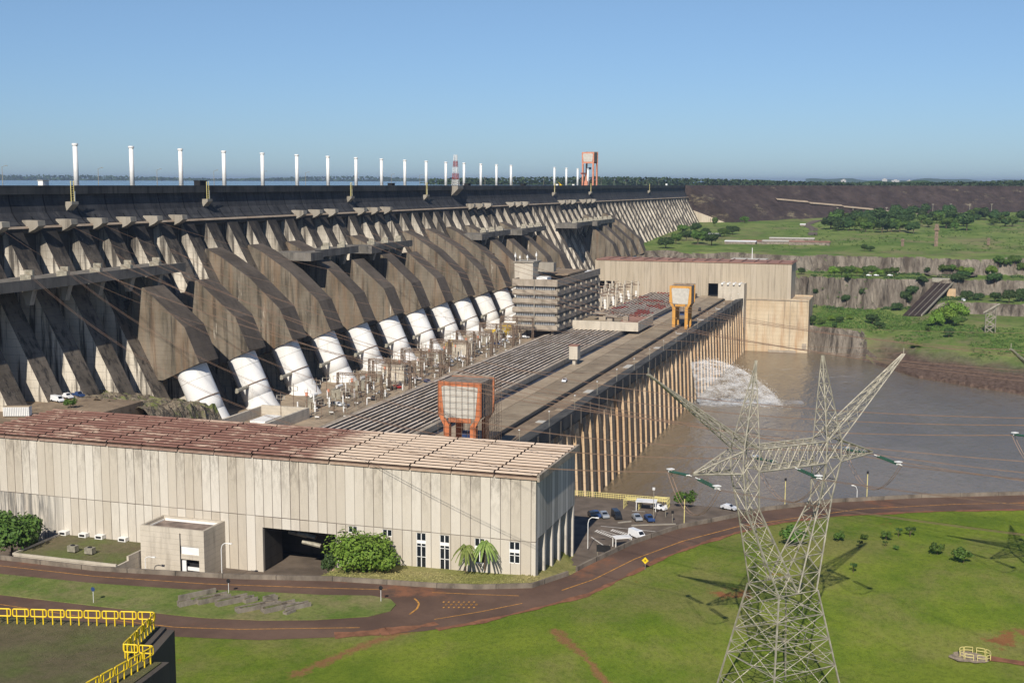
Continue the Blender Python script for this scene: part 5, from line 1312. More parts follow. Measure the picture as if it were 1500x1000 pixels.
for _n in ('',): pass; SH = Vector((47.4, -52.6, 0))
pylon(T1, 'rusty grey lattice power pylon with two slanted horns standing on the lawn')
pylon(T1 + SH, 'second lattice power pylon, right of the first and mostly outside the frame')
b = MB(); 
for a, e in (((-6.6, -6.6), 0), ((6.6, -6.6), 0), ((6.6, 6.6), 0), ((-6.6, 6.6), 0)): pass
def wpt(T, a, b_, z):
    c45 = math.cos(R(-45)); s45 = math.sin(R(-45)); return Vector((T.x + a * c45 - b_ * s45, T.y + a * s45 + b_ * c45, T.z + z))
def span(P, Q, sag, r, n=2, sep=.45, label='', seg=40):
    t = MB(); d = Q - P; side = Vector((-d.y, d.x, 0)).normalized()
    for k in range(n):
        o = side * sep * (k - (n - 1) / 2)
        t.path([P.lerp(Q, i / seg) + o + Vector((0, 0, -4 * sag * (i / seg) * (1 - i / seg))) for i in range(seg + 1)], r, 3)
    return tag(t.build('power_line', M['wire']), label, 'power line', 'power lines over the powerhouse')
wl = 0
T3 = T1 + SH * 2.1
for ti, T in enumerate((T1, T1 + SH)):
    for ai, (a, y0) in enumerate(((-17.6, 0), (0, 1.6), (17.6, 0))):
        A = Vector((PH + 17 * (ti * 3 + ai) - 26, 268, 203)); Bp = wpt(T, a, y0 + 6.4, 34.5)
        span(A, Bp, 17, .045, 2, .6, '%s pair of brown wires from the left-hand dam buttresses to the %s pylon' % (WORDS[ai], 'near' if ti == 0 else 'right-hand'))
        span(wpt(T, a, -(y0 + 6.4), 34.5), wpt(T, a, -190, 68), 3, .035, 2, .6, '%s pair of brown wires leaving the %s pylon towards the viewer side' % (WORDS[ai], 'near' if ti == 0 else 'right-hand'), 16)
    for si, a in enumerate((-25, 25)):
        span(Vector((PH + 17 * (ti * 3 + si * 2) - 20, 279, 213.5)), wpt(T, a, 1.5, 51), 12, .035, 1, 0, '%s single ground wire from the dam lip to the %s pylon horn' % (['left', 'right'][si], 'near' if ti == 0 else 'right-hand'))
for i in range(3):
    span(Vector((560 + 15 * i, 268, 202)), Vector((330 - 30 * i, -150 - 20 * i, 187)), 22, .05, 2, .6, '%s wire pair crossing the river from the second buttress group' % WORDS[i])
    span(Vector((625 + 17 * i, 268, 202)), Vector((420 - 30 * i, -190 - 20 * i, 185)), 26, .05, 2, .6, '%s wire pair crossing the river from the third buttress group' % WORDS[i])
    span(Vector((345 + 17 * i, 258, 200)), Vector((240 - 25 * i, -130 - 20 * i, 184)), 20, .045, 2, .6, '%s wire pair crossing low over the near hall towards the river' % WORDS[i])

# ================================================================== CARS
def car(paint, kind='car'):
    t = thing('parked_' + kind, '', kind if kind != 'car' else 'car'); L = 4.3 if kind == 'car' else 4.9; W = .86; hh = 1.46 if kind == 'car' else 1.95
    b = MB()
    if kind == 'car': prof = [(-L / 2, .35), (-L / 2 + .05, .75), (-L / 2 + .2, .95), (-.9, 1.0), (-.25, 1.4), (1.15, 1.42), (1.85, 1.02), (L / 2 - .05, .95), (L / 2, .4)]
    elif kind == 'van': prof = [(-L / 2, .35), (-L / 2 + .05, .8), (-L / 2 + .5, 1.1), (-1.2, 1.85), (-.9, 1.95), (L / 2 - .1, 1.95), (L / 2, 1.6), (L / 2, .4)]
    else: prof = [(-L / 2, .4), (-L / 2 + .05, .95), (-1.1, 1.05), (-.6, 1.68), (.6, 1.7), (.8, 1.1), (L / 2, 1.1), (L / 2, .45)]
    n = len(prof); low = [p for p in prof]
    for s_ in (-1, 1): b.v += [(p[0], s_ * (W if p[1] < 1.12 else W - .13), p[1]) for p in prof]
    b.f.append(tuple(range(n - 1, -1, -1))); b.f.append(tuple(range(n, 2 * n))); b.m += [0, 0]
    for i in range(n): j = (i + 1) % n; b.f.append((i, j, n + j, n + i)); b.m.append(0)
    bd = b.build('body', M[paint], t, local=True)
    g = MB()
    if kind == 'car': side = [(-.78, 1.02), (-.22, 1.34), (1.1, 1.36), (1.6, 1.04)]; ws = [(-.93, 1.02), (-.29, 1.39)]; rw = [(1.83, 1.06), (1.2, 1.41)]
    elif kind == 'van': side = [(-1.6, 1.25), (-1.1, 1.78), (-.3, 1.78), (-.3, 1.25)]; ws = [(-1.9, 1.15), (-1.26, 1.8)]; rw = [(L / 2 + .01, 1.2), (L / 2 + .01, 1.6)]
    else: side = [(-.95, 1.15), (-.55, 1.6), (.5, 1.6), (.6, 1.15)]; ws = [(-1.08, 1.1), (-.63, 1.64)]; rw = [(.8, 1.15), (.64, 1.6)]
    for s_ in (-1, 1): g.poly([(p[0], s_ * (W - .02 if p[1] < 1.1 else W - .115), p[1]) for p in (side if s_ < 0 else side[::-1])])
    for q, dx in ((ws, -.02), (rw, .02)): g.poly([(q[0][0] + dx, -.72, q[0][1]), (q[1][0] + dx, -.62, q[1][1]), (q[1][0] + dx, .62, q[1][1]), (q[0][0] + dx, .72, q[0][1])])
    g.build('windows', M['glass'], t, local=True)
    for x in (-L / 2 + .85, L / 2 - .85):
        for s_ in (-1, 1):
            k = MB(); k.rings([((x, s_ * W - .1, .33), .33, (0, 1, 0)), ((x, s_ * W + .06, .33), .33, (0, 1, 0))], 12); wo = k.build('wheel', M['tyre'], t, local=True)
    return snap(t)
CP = {}
def put_car(paint, loc, rz, label, group, kind='car'):
    key = (paint, kind)
    if key not in CP: CP[key] = car(paint, kind); o = CP[key]
    else: o = copy_tree(CP[key])
    o.location = loc; o.rotation_euler = (0, 0, rz); o['label'] = label; o['category'] = kind if kind != 'car' else 'car'
    if group: o['group'] = group
    return o
g1 = 'cars in the riverside car park'
dz = 144.06
for (x, y, pt, rz, kd, l) in [(868, 757, 'carblack', .5, 'car', 'dark car in the hall shadow, leftmost in the riverside car park'), (873, 756, 'carblue', .5, 'car', 'dark blue car at the edge of the hall shadow'), (885, 757, 'carsilver', .5, 'car', 'silver car beside the black four by four'), (903, 758, 'carblack', .5, 'van', 'large black car right of the silver one in the front row'), (933, 761, 'carsilver', .5, 'car', 'silver hatchback in the right pair of the car park'), (951, 762, 'carblue', .5, 'car', 'dark blue car in the right pair of the car park'), (965, 746, 'carwhite', 1.2, 'car', 'white car standing beside the white shelter'), (933, 787, 'carwhite', .9, 'van', 'white minibus beside the striped crossing'), (1068, 746, 'carwhite', 1.2, 'car', 'white car behind the pylon near the river edge')]:
    put_car(pt, at(x, y, dz), rz, l, g1, kd)
# vans and container on the upper platform
put_car('carwhite', at(84, 588, 161), 1.25, 'white van parked under the buttresses, the leftmost of three', None, 'van')
put_car('carwhite', at(98, 583, 161), 1.2, 'white pickup parked between the van and the blue truck', None, 'pickup')
put_car('carblue', at(115, 581, 161), 1.2, 'dark blue pickup parked right of the white pickup', None, 'pickup')
p = at(26, 609, 161); t = thing('shipping_container', 'white corrugated container with tan top on the platform below the dam', 'container', (p.x, p.y, 161), R(-69))
b = MB(); L = 7.4; b.box(-L / 2, L / 2, -1.25, 1.25, .2, 2.8); bd = b.build('box', M['white'], t, local=True)
b = MB(); b.box(-L / 2, L / 2, -1.25, 1.25, 2.8, 2.9); b.build('roof', M['decktan'], t, local=True)
b = MB()
for i in range(15): b.box(-L / 2 + .25 + i * .5, -L / 2 + .45 + i * .5, -1.3, -1.25, .3, 2.7)
b.build('corrugation', M['carsilver'], t, local=True)
b = MB(); b.box(L / 2, L / 2 + .05, -1.1, 1.1, .4, 2.6); b.build('door', M['white'], t, local=True)
# cars on the deck and in the yard
put_car('carwhite', at(827, 559, 144.7), 0.1, 'white car driving on the long deck road', None)
put_car('carblack', at(1025, 455, 144.7), .1, 'dark vehicle near the far end of the deck road', None, 'van')
YARD = [(488, 593, 'carblack'), (496, 594, 'carwhite'), (504, 595, 'carsilver'), (590, 546, 'carmaroon'), (573, 570, 'carblack'), (580, 562, 'carblack'), (587, 560, 'carwhite'), (594, 557, 'carsilver'), (582, 568, 'carred'), (610, 556, 'carwhite'), (626, 560, 'carblue'), (622, 567, 'carsilver'), (661, 530, 'carwhite'), (671, 528, 'carwhite'), (678, 524, 'carwhite'), (640, 538, 'carsilver'), (733, 502, 'carwhite'), (740, 500, 'carwhite'), (748, 495, 'carwhite'), (755, 494, 'carsilver'), (762, 492, 'carwhite'), (770, 495, 'carwhite'), (728, 505, 'carblue'), (700, 517, 'carsilver'), (690, 520, 'carwhite'), (560, 577, 'carsilver'), (547, 585, 'carblack')]
YARD.sort()
colname = {'carblack': 'black', 'carwhite': 'white', 'carsilver': 'silver', 'carmaroon': 'maroon', 'carred': 'red', 'carblue': 'blue'}
for i, (x, y, pt) in enumerate(YARD): put_car(pt, at(x, y, 143.7), .4 + .5 * (i % 3), '%s car, %s of the cars in the transformer yard from the left' % (colname[pt], WORDS[i]), 'cars in the transformer yard')
put_car('carwhite', hitfar(1411, 441) + Vector((0, 0, 0)), .3, 'tiny white truck on the low far terrace', None, 'van')
for i, x in enumerate((1243, 1273, 1284, 1304)): put_car('carwhite', hitfar(x, 404.5, 1050) + Vector((-3, 0, .3)), 1.5, '%s white car from the left under the terrace trees' % WORDS[i], 'white cars under the terrace trees')

# ================================================================== SUBSTATION
def gantry_frame(X, Y0, Y1, h, i, nm='steel_gantry'):
    t = thing('steel_gantry', '%s rusty steel gantry frame from the left in the transformer yard' % WORDS[i], 'steel gantry', (X, (Y0 + Y1) / 2, 143.6), 0, 'steel gantries in the transformer yard')
    hw = (Y1 - Y0) / 2
    for yy in (-hw, 0, hw):
        b = MB(); b.lattice([(-.5, yy - .5, 0), (.5, yy - .5, 0), (.5, yy + .5, 0), (-.5, yy + .5, 0)], [(-.3, yy - .3, h), (.3, yy - .3, h), (.3, yy + .3, h), (-.3, yy + .3, h)], 5, .1, .06); b.build('post', M['steelrust'], t, local=True)
    b = MB()
    for dy in (-hw * .6, -hw * .2, hw * .2, hw * .6): b.path([(0, dy, h - .8), (4, dy, h - 2.2), (8.5, dy, h - 2.8), (13, dy, h - 2.2), (17, dy, h - .8)], .05, 3); b.tube((8.5, dy, h - 2.8), (8.5, dy, 6), .04, 3)
    b.build('busbar_wire', M['steelrust'], t, local=True)
    b = MB(); b.lattice([(-.4, -hw, h - .8), (.4, -hw, h - .8), (.4, -hw, h), (-.4, -hw, h)], [(-.4, hw, h - .8), (.4, hw, h - .8), (.4, hw, h), (-.4, hw, h)], 9, .1, .05); b.build('beam', M['steelrust'], t, local=True)
def bushing(kind):
    t = thing(kind, '', kind.replace('_', ' ')); 
    if kind == 'white_bushing':
        b = MB(); b.rings([((0, 0, 2.6 + .28 * i), .34 if i % 2 else .26, (0, 0, 1)) for i in range(13)], 8); b.build('insulator', M['white'], t, local=True)
        b = MB(); b.tube((0, 0, 0), (0, 0, 2.6), .18, 6); b.build('stand', M['steel'], t, local=True)
        b = MB(); b.tube((0, 0, .9), (0, -1.5, .9), .22, 8); b.build('duct', M['white'], t, local=True)
    elif kind == 'surge_arrester':
        b = MB(); b.rings([((0, 0, 3 + .3 * i), .36 if i % 2 else .26, (0, 0, 1)) for i in range(14)], 8); b.build('insulator', M['steelrust'], t, local=True)
        b = MB(); b.tube((0, 0, 0), (0, 0, 3), .16, 6); b.build('stand', M['steel'], t, local=True)
        b = MB(); b.rings([((0, 0, 7), .5, (0, 0, 1)), ((0, 0, 8.2), .5, (0, 0, 1))], 8); b.build('cap', M['salmon'], t, local=True)
    else:
        b = MB(); b.rings([((0, 0, 2.4 + .25 * i), .22 if i % 2 else .15, (0, 0, 1)) for i in range(11)], 8); b.build('insulator', M['trunk'], t, local=True)
        b = MB(); b.tube((0, 0, 0), (0, 0, 2.4), .12, 6); b.build('stand', M['steel'], t, local=True)
        b = MB(); b.tube((0, -1.4, 5.1), (0, 1.4, 5.1), .06); b.build('contact_arm', M['steel'], t, local=True)
    return snap(t)
g_i = 0
for i in range(16): gantry_frame(444 + i * 17, 193 if i % 2 else 198, 211 if i % 2 else 217, 13 if i % 2 else 9.5, i)
for kind, rowsY, X0_, st, n_, ll in (('white_bushing', 203, 396, 10.6, 22, 'white ribbed bushing'), ('surge_arrester', 208, 402, 17, 12, 'dark ribbed arrester with salmon cap'), ('post_insulator', 197, 398, 9.2, 26, 'thin brown post insulator'), ('post_insulator', 206, 402, 9.6, 24, 'thin brown insulator in the middle row'), ('white_bushing', 211.5, 400, 12.4, 18, 'white bushing beside a transformer'), ('white_bushing', 194, 403, 17, 13, 'short white ribbed bushing near the roof edge')):
    base = bushing(kind)
    for i in range(n_):
        o = base if i == 0 else copy_tree(base)
        o.location = (X0_ + i * st + rnd.uniform(-.8, .8), rowsY + rnd.uniform(-1.5, 1.5), 143.6); s_ = rnd.uniform(.85, 1.15) * (1 if rowsY > 195 else .7); o.scale = (s_, s_, s_)
        o['label'] = '%s %s from the near end of its row' % (WORDS[i], ll); o['group'] = ll + ' row in the transformer yard'
# thin masts with insulator strings
def yard_mast():
    t = thing('yard_mast', '', 'mast'); b = MB(); b.tube((0, 0, 0), (0, 0, 10), .16, 6, r2=.09); b.build('pole', M['steelrust'], t, local=True)
    b = MB(); b.tube((0, -1.8, 9), (0, 1.8, 9), .09); b.tube((0, -1.2, 7.4), (0, 1.2, 7.4), .07); b.build('crossarm', M['steel'], t, local=True)
    b = MB()
    for dy in (-1.7, 1.7): b.rings([((0, dy, 7.4 + .2 * i), .2 if i % 2 else .12, (0, 0, 1)) for i in range(8)], 6)
    for dy in (-1.7, 1.7): b.tube((0, dy, 8.8), (0, dy, 9), .05)
    b.tube((0, -1.7, 7.5), (0, 1.7, 7.5), .04)
    b.build('insulator', M['panel'], t, local=True); return snap(t)
ym = yard_mast()
for i in range(56):
    o = ym if i == 0 else copy_tree(ym); o.location = (398 + (i // 2) * 8.6 + rnd.uniform(-1.5, 1.5), (200.5 if i % 2 else 216.5) + rnd.uniform(-1.5, 1.5), 143.6); q = rnd.uniform(.65, 1.2); o.scale = (q, q, q)
    o['label'] = '%s thin brown mast from the near end in the %s row of the yard' % (WORDS[i // 2], 'roof-side' if i % 2 else 'penstock-side'); o['group'] = 'thin masts in the transformer yard'
# transformers
def transformer():
    t = thing('transformer', '', 'transformer'); b = MB(); b.box(-3, 3, -2, 2, .5, 3.8); b.box(-3.2, 3.2, -2.2, 2.2, 0, .5); b.build('tank', M['steel'], t, local=True)
    b = MB()
    for i in range(8): b.box(-2.8 + i * .72, -2.5 + i * .72, -3, -2, .9, 3.4)
    b.build('radiator', M['cladside'], t, local=True)
    b = MB(); b.rings([((-2.4, 0, 4.8), .6, (1, 0, 0)), ((2.4, 0, 4.8), .6, (1, 0, 0))], 10); b.build('conservator', M['white'], t, local=True)
    return snap(t)
tf = transformer()
for i in range(11):
    o = tf if i == 0 else copy_tree(tf); o.location = (418 + i * 22, 214.5, 143.6); o['label'] = '%s grey transformer from the left between the penstocks and the gantries' % WORDS[i]; o['group'] = 'transformers in the yard'
for i, (x0, x1) in enumerate([(476, 489), (560, 570)]):
    t = thing('fire_wall', ['concrete fire wall block with dark side in the transformer yard', 'second concrete fire wall block farther along the yard'][i], 'fire wall', (x0, 207, 143.6))
    b = MB(); b.box(x0, x0 + 3.5, 202, 212, 143.6, 151.5); b.build('wall', M['annexc'], t)
    b = MB(); b.box(x0 - .3, x0 + 3.8, 201.7, 212.3, 151.5, 152); b.build('cap', M['ledge'], t)
for i, (x, y, w_) in enumerate([(668, 503, 5), (733, 486, 4), (740, 480, 3)]):
    p = at(x, y, 145); t = thing('yellow_platform', ['yellow railed maintenance platform at the foot of a white penstock', 'yellow machine left of the office building', 'small yellow machine beside the office building corner'][i], 'platform', (p.x, p.y, 143.7))
    b = MB(); b.box(-2, 2, -w_, w_, 1.2, 1.5)
    for q in range(9):
        y_ = -w_ + q * w_ / 4; b.tube((-2, y_, 0), (-2, y_, 2.6), .1); b.tube((2, y_, 0), (2, y_, 2.6), .1)
    for xx in (-2, 2): b.tube((xx, -w_, 2.6), (xx, w_, 2.6), .14); b.tube((xx, -w_, 2.), (xx, w_, 2.), .14)
    b.build('railing', M['yellow'], t, local=True)
    b = MB(); b.box(-1.8, 1.8, -w_ + .2, w_ - .2, 1.0, 1.2); b.build('floor', M['yellow'], t, local=True)
# far switch yard before the far hall
for i in range(10):
    X = 800 + (i % 5) * 24; Y = 198 + (i // 5) * 14
    t = thing('switch_frame', '%s pale concrete switch frame before the far hall, %s row' % (WORDS[i % 5], ['river side', 'dam side'][i // 5]), 'switch frame', (X, Y, 143.6), 0, 'switch frames before the far hall')
    b = MB()
    for dy in (-5, 0, 5): b.box(-.6, .6, dy - .5, dy + .5, 0, 11 + (i % 3) * 1.5)
    b.build('post', M['annexc'], t, local=True)
    b = MB(); b.box(-.4, .4, -6, 6, 9.4, 10.2); b.tube((-6, -4, 10.6), (6, 5, 11.6), .15); b.tube((-6, 4, 9.6), (6, -3, 11.6), .15); b.build('beam', M['steelrust'], t, local=True)
    b = MB()
    for dy in (-3, 3): b.rings([((1.5, dy, 1 + .5 * q), .9 if q % 2 else .7, (0, 0, 1)) for q in range(9)], 8)
    b.build('bushing', M['white'], t, local=True)

# ================================================================== RAILINGS
def rail_panels(name, label, pts_, z, step, h, mat, r=.06, rows=2, cat='railing'):
    t = thing(name, label, cat, (pts_[0][0], pts_[0][1], z)); np_ = 0
    for a, e in zip(pts_[:-1], pts_[1:]):
        a = Vector((a[0], a[1], z)); e = Vector((e[0], e[1], z)); n_ = max(1, round((e - a).length / step))
        for i in range(n_):
            p = a.lerp(e, (i + .06) / n_); q = a.lerp(e, (i + .94) / n_); b = MB(); u = (q - p)
            p1, q1 = p.lerp(q, .25), p.lerp(q, .78)
            for s_ in (p1, q1): b.tube(s_, s_ + Vector((0, 0, h)), r, 6)
            zz = h; zl = h * .52; c_ = .12
            loop = [p + Vector((0, 0, zl + .1)), p + Vector((0, 0, zz - .1)), p + u * .05 + Vector((0, 0, zz)), q - u * .05 + Vector((0, 0, zz)), q + Vector((0, 0, zz - .1)), q + Vector((0, 0, zl + .1)), q - u * .05 + Vector((0, 0, zl)), p + u * .05 + Vector((0, 0, zl)), p + Vector((0, 0, zl + .1))]
            b.path(loop, r, 6); b.build('rail_panel', M[mat], t); np_ += 1
    return t
zr = 193.0
C1 = at(228, 918, zr); C0_ = at(-60, 911, zr); C2 = at(181, 966, zr); C3 = at(226, 969, zr); C4 = at(180, 1004, zr); C5 = at(120, 1060, zr)
t = thing('lookout_block', 'dark walled concrete block with overgrown soil top at lower left', 'building', (C1.x, C1.y, 150))
wp = [(C0_.x + .4, C0_.y + 10), (C1.x + .5, C1.y - .35), (C2.x + .4, C2.y - .5)]
e1 = at(240, 918, zr - .1); e2 = at(243, 1002, zr - .1)
poly_ = [(C0_.x + .6, C0_.y + 10), (e1.x + .3, e1.y), (e1.x - 13, C5.y - 2), (40, C5.y - 2), (40, C0_.y + 10)]
def prism_poly(nm, pl, z0, z1, mat, par):
    b = MB(); b.prismZ(pl if sum((pl[i][0] * pl[(i + 1) % len(pl)][1] - pl[(i + 1) % len(pl)][0] * pl[i][1]) for i in range(len(pl))) > 0 else pl[::-1], z0, z1); return b.build(nm, mat, par)
CW = concrete('dark block concrete', (.05, .043, .038), (.10, .085, .07), (.02, .018, .016), .6, 0, .1)
A_ = (C0_.x + .6, C0_.y + 12); B_ = (C1.x + .6, C1.y - .6)
prism_poly('body', [A_, B_, (C2.x + .3, C2.y - .8), (C3.x + .6, C3.y - .9), (C4.x, C4.y - .9), (C5.x - 6, C5.y - .9), (40, C5.y), (40, A_[1])], 144.0, zr - .12, CW, t)
prism_poly('soil_top', [(A_[0] - .4, A_[1]), (B_[0] - .5, B_[1] + .5), (C2.x + .1, C2.y - .4), (C3.x + .2, C3.y - .5), (C4.x, C4.y - .4), (C5.x - 6, C5.y - .5), (41, C5.y), (41, A_[1])], zr - .11, zr - .02, M['roofgrass'], t)
side = Vector((C1.x, C1.y, 0))
E1 = at(240, 922, zr - 1.0); 
prism_poly('coping', [(B_[0] + .1, B_[1] + .1), (B_[0] + .1, B_[1] - .7), (C2.x + .5, C2.y - 1.5), (C2.x + .2, C2.y - .8)], 146, zr - .35, CW, t)
rail_panels('yellow_railing', 'yellow tubular railing with rounded panels along the lower-left rooftop', [(C0_.x, C0_.y), (C1.x, C1.y), (C2.x, C2.y), (C3.x, C3.y), (C4.x - 6, C4.y + 1.1)], zr, 1.55, 1.25, 'yellow', .055)
# round railing on the lawn
p = lawn_at(1428, 962); PG = p.z; t = thing('pit_railing', 'small oval yellow railing round a pit on the lawn', 'railing', p)
N = 10
for i in range(N):
    a0, a1 = i / N * 6.283 + .05, (i + 1) / N * 6.283 - .05; f = lambda a, z: Vector((p.x + 1.9 * math.copysign(abs(math.cos(a)) ** .7, math.cos(a)), p.y + 2.6 * math.copysign(abs(math.sin(a)) ** .7, math.sin(a)), PG + z))
    b = MB(); am = (a0 + a1) / 2
    for a in (a0, a1): b.tube(f(a, 0), f(a, 1.1), .05, 5)
    for z in (1.1, .55): b.path([f(a0, z), f(am, z), f(a1, z)], .05, 5)
    b.build('rail_panel', M['paleyellow'], t)
def blob(name, px, py, rx, ry, z, mat, n=22):
    c_ = at(px, py, z); b = MB(); b.poly([(c_.x + rx * math.cos(i / n * 6.283) * rnd.uniform(.8, 1.15), c_.y + ry * math.sin(i / n * 6.283) * rnd.uniform(.8, 1.15), z) for i in range(n)][::1]); return tag(b.build(name, mat), kind='structure')
blob('gravel_patch', 1420, 962, 2.6, 3.4, PG + .12, plain('pale gravel', (.30, .24, .17), .9, 0, .4, 1.5))
tag(ribbon('soil_track', [(1448, 963), (1475, 967), (1500, 971), (1560, 982), (1700, 1000)], 2.0, PG + .12, M['dust'], jit=.5), kind='structure')
# riverside yellow fence, shelter
F = [at(848, 742, 144), at(922, 744, 144)]
t = thing('river_fence', 'long yellow fence at the river edge behind the near hall', 'fence', (319, 80, 143.9))
for i in range(16):
    y0 = 92 - i * 2.0; b = MB(); x = 319.2
    for q in range(3): b.tube((x, y0 - q * .66, 143.9), (x, y0 - q * .66, 145.5), .07)
    for z in (144.5, 145.0, 145.5): b.tube((x, y0, z), (x, y0 - 1.9, z), .07)
    b.build('fence_panel', M['paleyellow'], t)
for i, (xx, lab) in enumerate([(927, 'yellow tube barrier left of the white shelter'), (968, 'yellow tube barrier right of the white shelter')]):
    p = at(xx, 743, 144); t = thing('pipe_barrier', lab, 'barrier', p); b = MB()
    for q in range(4):
        for yy in (-2, 2): b.tube((q * 1.2 - 2, yy, 0), (q * 1.2 - 2, yy, 2.4), .09)
        b.tube((q * 1.2 - 2, -2, 2.4), (q * 1.2 - 2, 2, 2.4), .09)
    for yy in (-2, 2): b.tube((-2, yy, 2.4), (1.6, yy, 2.4), .09); b.tube((-2, yy, 1.2), (1.6, yy, 1.2), .09)
    b.build('tube_frame', M['paleyellow'], t, local=True)
def shelter(px, py, L, W, H, rz, lab, z=144.05):
    p = at(px, py, z); t = thing('shelter', lab, 'shelter', p, rz)
    b = MB(); b.box(-W / 2, W / 2, -L / 2, L / 2, H, H + .15); b.build('roof', M['white'], t, local=True)
    for x in (-W / 2 + .2, W / 2 - .2):
        for y in (-L / 2 + .2, L / 2 - .2): b = MB(); b.box(x - .08, x + .08, y - .08, y + .08, 0, H); b.build('post', M['white'], t, local=True)
shelter(947, 746, 5.4, 3.6, 2.3, .1, 'white flat-roofed shelter at the river edge beside the yellow fence')
shelter(911, 801, 4.2, 2.6, 2.4, .55, 'long white carport roof beside the parapet and the crossing')
p = at(884, 812, 146); t = thing('sign_board', 'dark sign board with its back to the road parapet', 'sign board', p)
b = MB(); b.box(-.1, .1, -1.6, 1.6, .6, 2.2); b.build('board', M['dark'], t, local=True)
b = MB(); b.tube((0, -1.4, -3), (0, -1.4, 2.4), .07); b.tube((0, 1.4, -3), (0, 1.4, 2.4), .07); b.build('post', M['steel'], t, local=True)
# painted crossing
b = MB()
for q in range(9):
    p = at(873 + q * 3.1, 777 + q * 1.15, 144.08); b.poly([p + Vector((-.9, -.25, 0)), p + Vector((.9, -.45, 0)), p + Vector((.9, .0, 0)), p + Vector((-.9, .2, 0))][::-1] if False else [p + Vector((-.9, .2, 0)), p + Vector((-.9, -.25, 0)), p + Vector((.9, -.45, 0)), p + Vector((.9, .0, 0))])
for q in range(8):
    p = at(896 + q * 3.2, 776 + q * .9, 144.08); b.poly([p + Vector((-.9, .2, 0)), p + Vector((-.9, -.25, 0)), p + Vector((.9, -.45, 0)), p + Vector((.9, .0, 0))])
tag(b.build('crossing_stripes', M['wline']), kind='structure')
for i, pl in enumerate([[(866, 786), (885, 799)], [(880, 776), (925, 790)], [(880, 770), (960, 778)], [(926, 748), (945, 749)]]): tag(ribbon('bay_line', pl, .3, 144.07, M['wline']), kind='structure')
for i, (x0, x1, y) in enumerate([(905, 925, 766), (925, 990, 770)]):
    t = thing('kerb_island', ['short kerbed strip under the parked dark cars', 'kerbed strip under the right pair of parked cars'][i], 'kerb', at(x0, y, 144.1)); a, e = at(x0, y, 144.05), at(x1, y - 2, 144.05)
    d = (e - a); b = MB(); n_ = Vector((.7, .2, 0)); b.prismZ([a, a + d, a + d + n_, a + n_], 144.03, 144.2); b.build('kerb', M['box'], t)
for i, (x, y, h) in enumerate([(957, 765, 9), (975, 757, 3.2), (985, 765, 3), (1056, 712, 0)]):
    if not h: continue
    p = at(x, y, 144); t = thing('car_park_pole', ['tall thin lamp pole in the riverside car park', 'short pole right of the tall lamp pole', 'short signal pole with dark head in the car park'][i], 'pole', p)
    b = MB(); b.tube((0, 0, 0), (0, 0, h), .08, 6); b.build('post', M['steel'], t, local=True)
    b = MB(); b.box(-.25, .25, -.3, .3, h - .6, h); b.build('head', M['dark' if i == 2 else 'white'], t, local=True)
for i, x in enumerate((1150, 1268, 1022)):
    p = Vector((xedge(at(x, 740, GZ).y) + 2.5, at(x, 740, GZ).y, GZ - .8)); t = thing('survey_pole', ['yellow pole by the river parapet seen through the pylon', 'yellow pole by the river parapet right of the pylon', 'yellow pole by the river parapet left of the pylon'][i], 'pole', p)
    b = MB(); b.tube((0, 0, 0), (0, 0, 7.4), .1, 6); b.build('post', M['paleyellow'], t, local=True)
    b = MB(); b.box(-.25, .25, -.25, .25, 7.2, 7.8); b.build('cap', M['dark'], t, local=True)
p = Vector((xedge(at(1254, 738, GZ).y) + 1.4, at(1254, 738, GZ).y, GZ)); t = thing('street_lamp', 'short curved white lamp beside the river parapet', 'street lamp', p)
b = MB(); b.path([(0, 0, 0), (0, 0, 2.6), (0, .3, 3.4), (0, .9, 3.7)], .08, 6); b.build('post', M['white'], t, local=True)
b = MB(); b.box(-.2, .2, .8, 1.4, 3.6, 3.85); b.build('lamp_head', M['white'], t, local=True)
p = at(711, 1006, GZ); t = thing('wooden_post', 'thin weathered wooden post rising at the bottom edge', 'post', (120, 120 * p.y / p.x, 176))
b = MB(); b.tube((0, 0, -26), (0, 0, 6.2), .11, 7, r2=.08); b.build('pole', M['steelrust'], t, local=True)
b = MB(); b.tube((0, -.3, 5.6), (0, .3, 5.6), .04); b.build('cross_bar', M['steelrust'], t, local=True)
t.location = (150, 150 * p.y / p.x, 150 + 2)

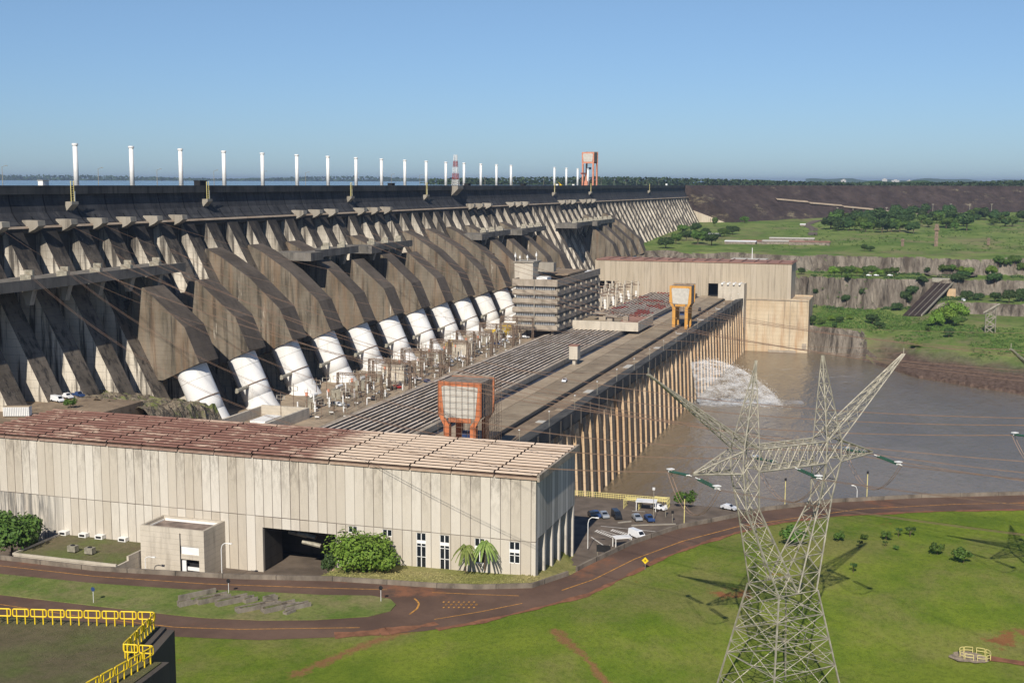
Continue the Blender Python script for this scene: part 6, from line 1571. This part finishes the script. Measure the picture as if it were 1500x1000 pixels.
# ================================================================== WATER JET
def jetmat(dens):
    t = NT('white spray', .9, 0, .1)
    t.col(t.mix(t.noise(.3, (1, 1, 1), 6, .7), (.50, .52, .55), (.85, .86, .88)))
    tr = t.n('ShaderNodeBsdfTransparent'); mx = t.n('ShaderNodeMixShader')
    f = t.math('MULTIPLY', t.step(t.noise(.5, (1, .16, .8), 9, .75), .52 - dens, .80 - dens), .42)
    t.l(tr.outputs[0], mx.inputs[1]); t.l(t.p.outputs[0], mx.inputs[2]); t.setv(mx.inputs[0], f)
    t.l(mx.outputs[0], t.t.nodes['Material Output'].inputs[0]); return t.m
jm = [jetmat(.14), jetmat(.05)]
jet = thing('water_jet', 'white fan of water bursting from between the river piers', 'water jet', (690, 117, 128))
for L_ in range(3):
    b = MB(); nu, nv = 26, 14; x_o = 684 + L_ * 2.4
    for i in range(nu + 1):
        u = i / nu
        for j in range(nv + 1):
            v_ = j / nv                              # v: strength of the throw
            dist = 6 + 46 * v_ - L_ * 1.5; y = 117 - dist * u; z = 128.5 - v_ * 0 + (2.5 * v_) * 4 * u * (1 - u) - (23.5) * u ** (1.1 + 1.1 * v_) 
            wob = rnd.uniform(-.5, .5) * u
            b.v.append((x_o + (v_ - .5) * 5 + wob * 2 + 6 * u * v_, y + wob, max(105.05, z + wob)))
    for i in range(nu):
        for j in range(nv): a = i * (nv + 1) + j; b.f.append((a, a + nv + 1, a + nv + 2, a + 1)); b.m.append(0)
    b.build('spray_sheet', jm[0 if L_ < 2 else 1], jet, smooth=True)
b = MB()
for _ in range(3600):
    v_ = rnd.random() ** .5; u = rnd.random() ** .6; dist = 6 + 48 * v_; y = 117 - dist * u + rnd.gauss(0, .7); z = 128.5 + 10 * v_ * u * (1 - u) - 23.5 * u ** (1.1 + 1.1 * v_) + rnd.gauss(0, .8); x = 684 + rnd.uniform(0, 16) + rnd.gauss(0, 1)
    s_ = rnd.uniform(.06, .2); c_ = Vector((x, y, max(105.2, z))); u_ = Vector((rnd.uniform(-1, 1), rnd.uniform(-1, 1), rnd.uniform(-1, 1))).normalized(); w_ = u_.orthogonal().normalized()
    b.poly([c_ - u_ * s_, c_ - w_ * s_, c_ + u_ * s_, c_ + w_ * s_])
o = b.build('droplets', M['white'], jet); o['kind'] = 'stuff'
fm = jetmat(.10)
b = MB(); b.prismZ([(676, 116), (706, 116), (712, 84), (716, 58), (706, 56), (694, 80), (680, 100)], 105.03, 105.06); tag(b.build('foam', fm), kind='structure')
# foam streaks on the river
for (px, py, L, W) in [(1160, 540, 26, 1.6), (1185, 548, 30, 1.2), (1225, 552, 34, 1.4), (1130, 549, 14, 1.2), (1235, 560, 26, 1.4), (1185, 530, 16, 1)]:
    a = at(px, py, 105.04); b = MB(); n_ = 12
    for i in range(n_):
        y0, y1 = a.y - L / 2 + L * i / n_, a.y - L / 2 + L * (i + 1) / n_; f0 = math.sin(i / n_ * math.pi) * W; f1 = math.sin((i + 1) / n_ * math.pi) * W; c0_, c1_ = 6 * math.sin(i * .5), 6 * math.sin((i + 1) * .5)
        b.poly([(a.x + c0_ - f0, y0, 105.04), (a.x + c0_ + f0, y0, 105.04), (a.x + c1_ + f1, y1, 105.04), (a.x + c1_ - f1, y1, 105.04)])
    tag(b.build('foam_streak', fm), kind='structure')

# ================================================================== HAZE
hz = MB(); hz.box(-7000, 31000, -9000, 41000, 95, 290)
HAZE = True
if HAZE:
    hm = bpy.data.materials.new('haze'); hm.use_nodes = True; nt = hm.node_tree; nt.nodes.clear()
    out = nt.nodes.new('ShaderNodeOutputMaterial'); pv = nt.nodes.new('ShaderNodeVolumePrincipled'); pv.inputs['Color'].default_value = (.62, .78, 1.0, 1); pv.inputs['Density'].default_value = .00006; pv.inputs['Anisotropy'].default_value = .2
    nt.links.new(pv.outputs[0], out.inputs['Volume'])
    tag(hz.build('haze', hm), kind='stuff')
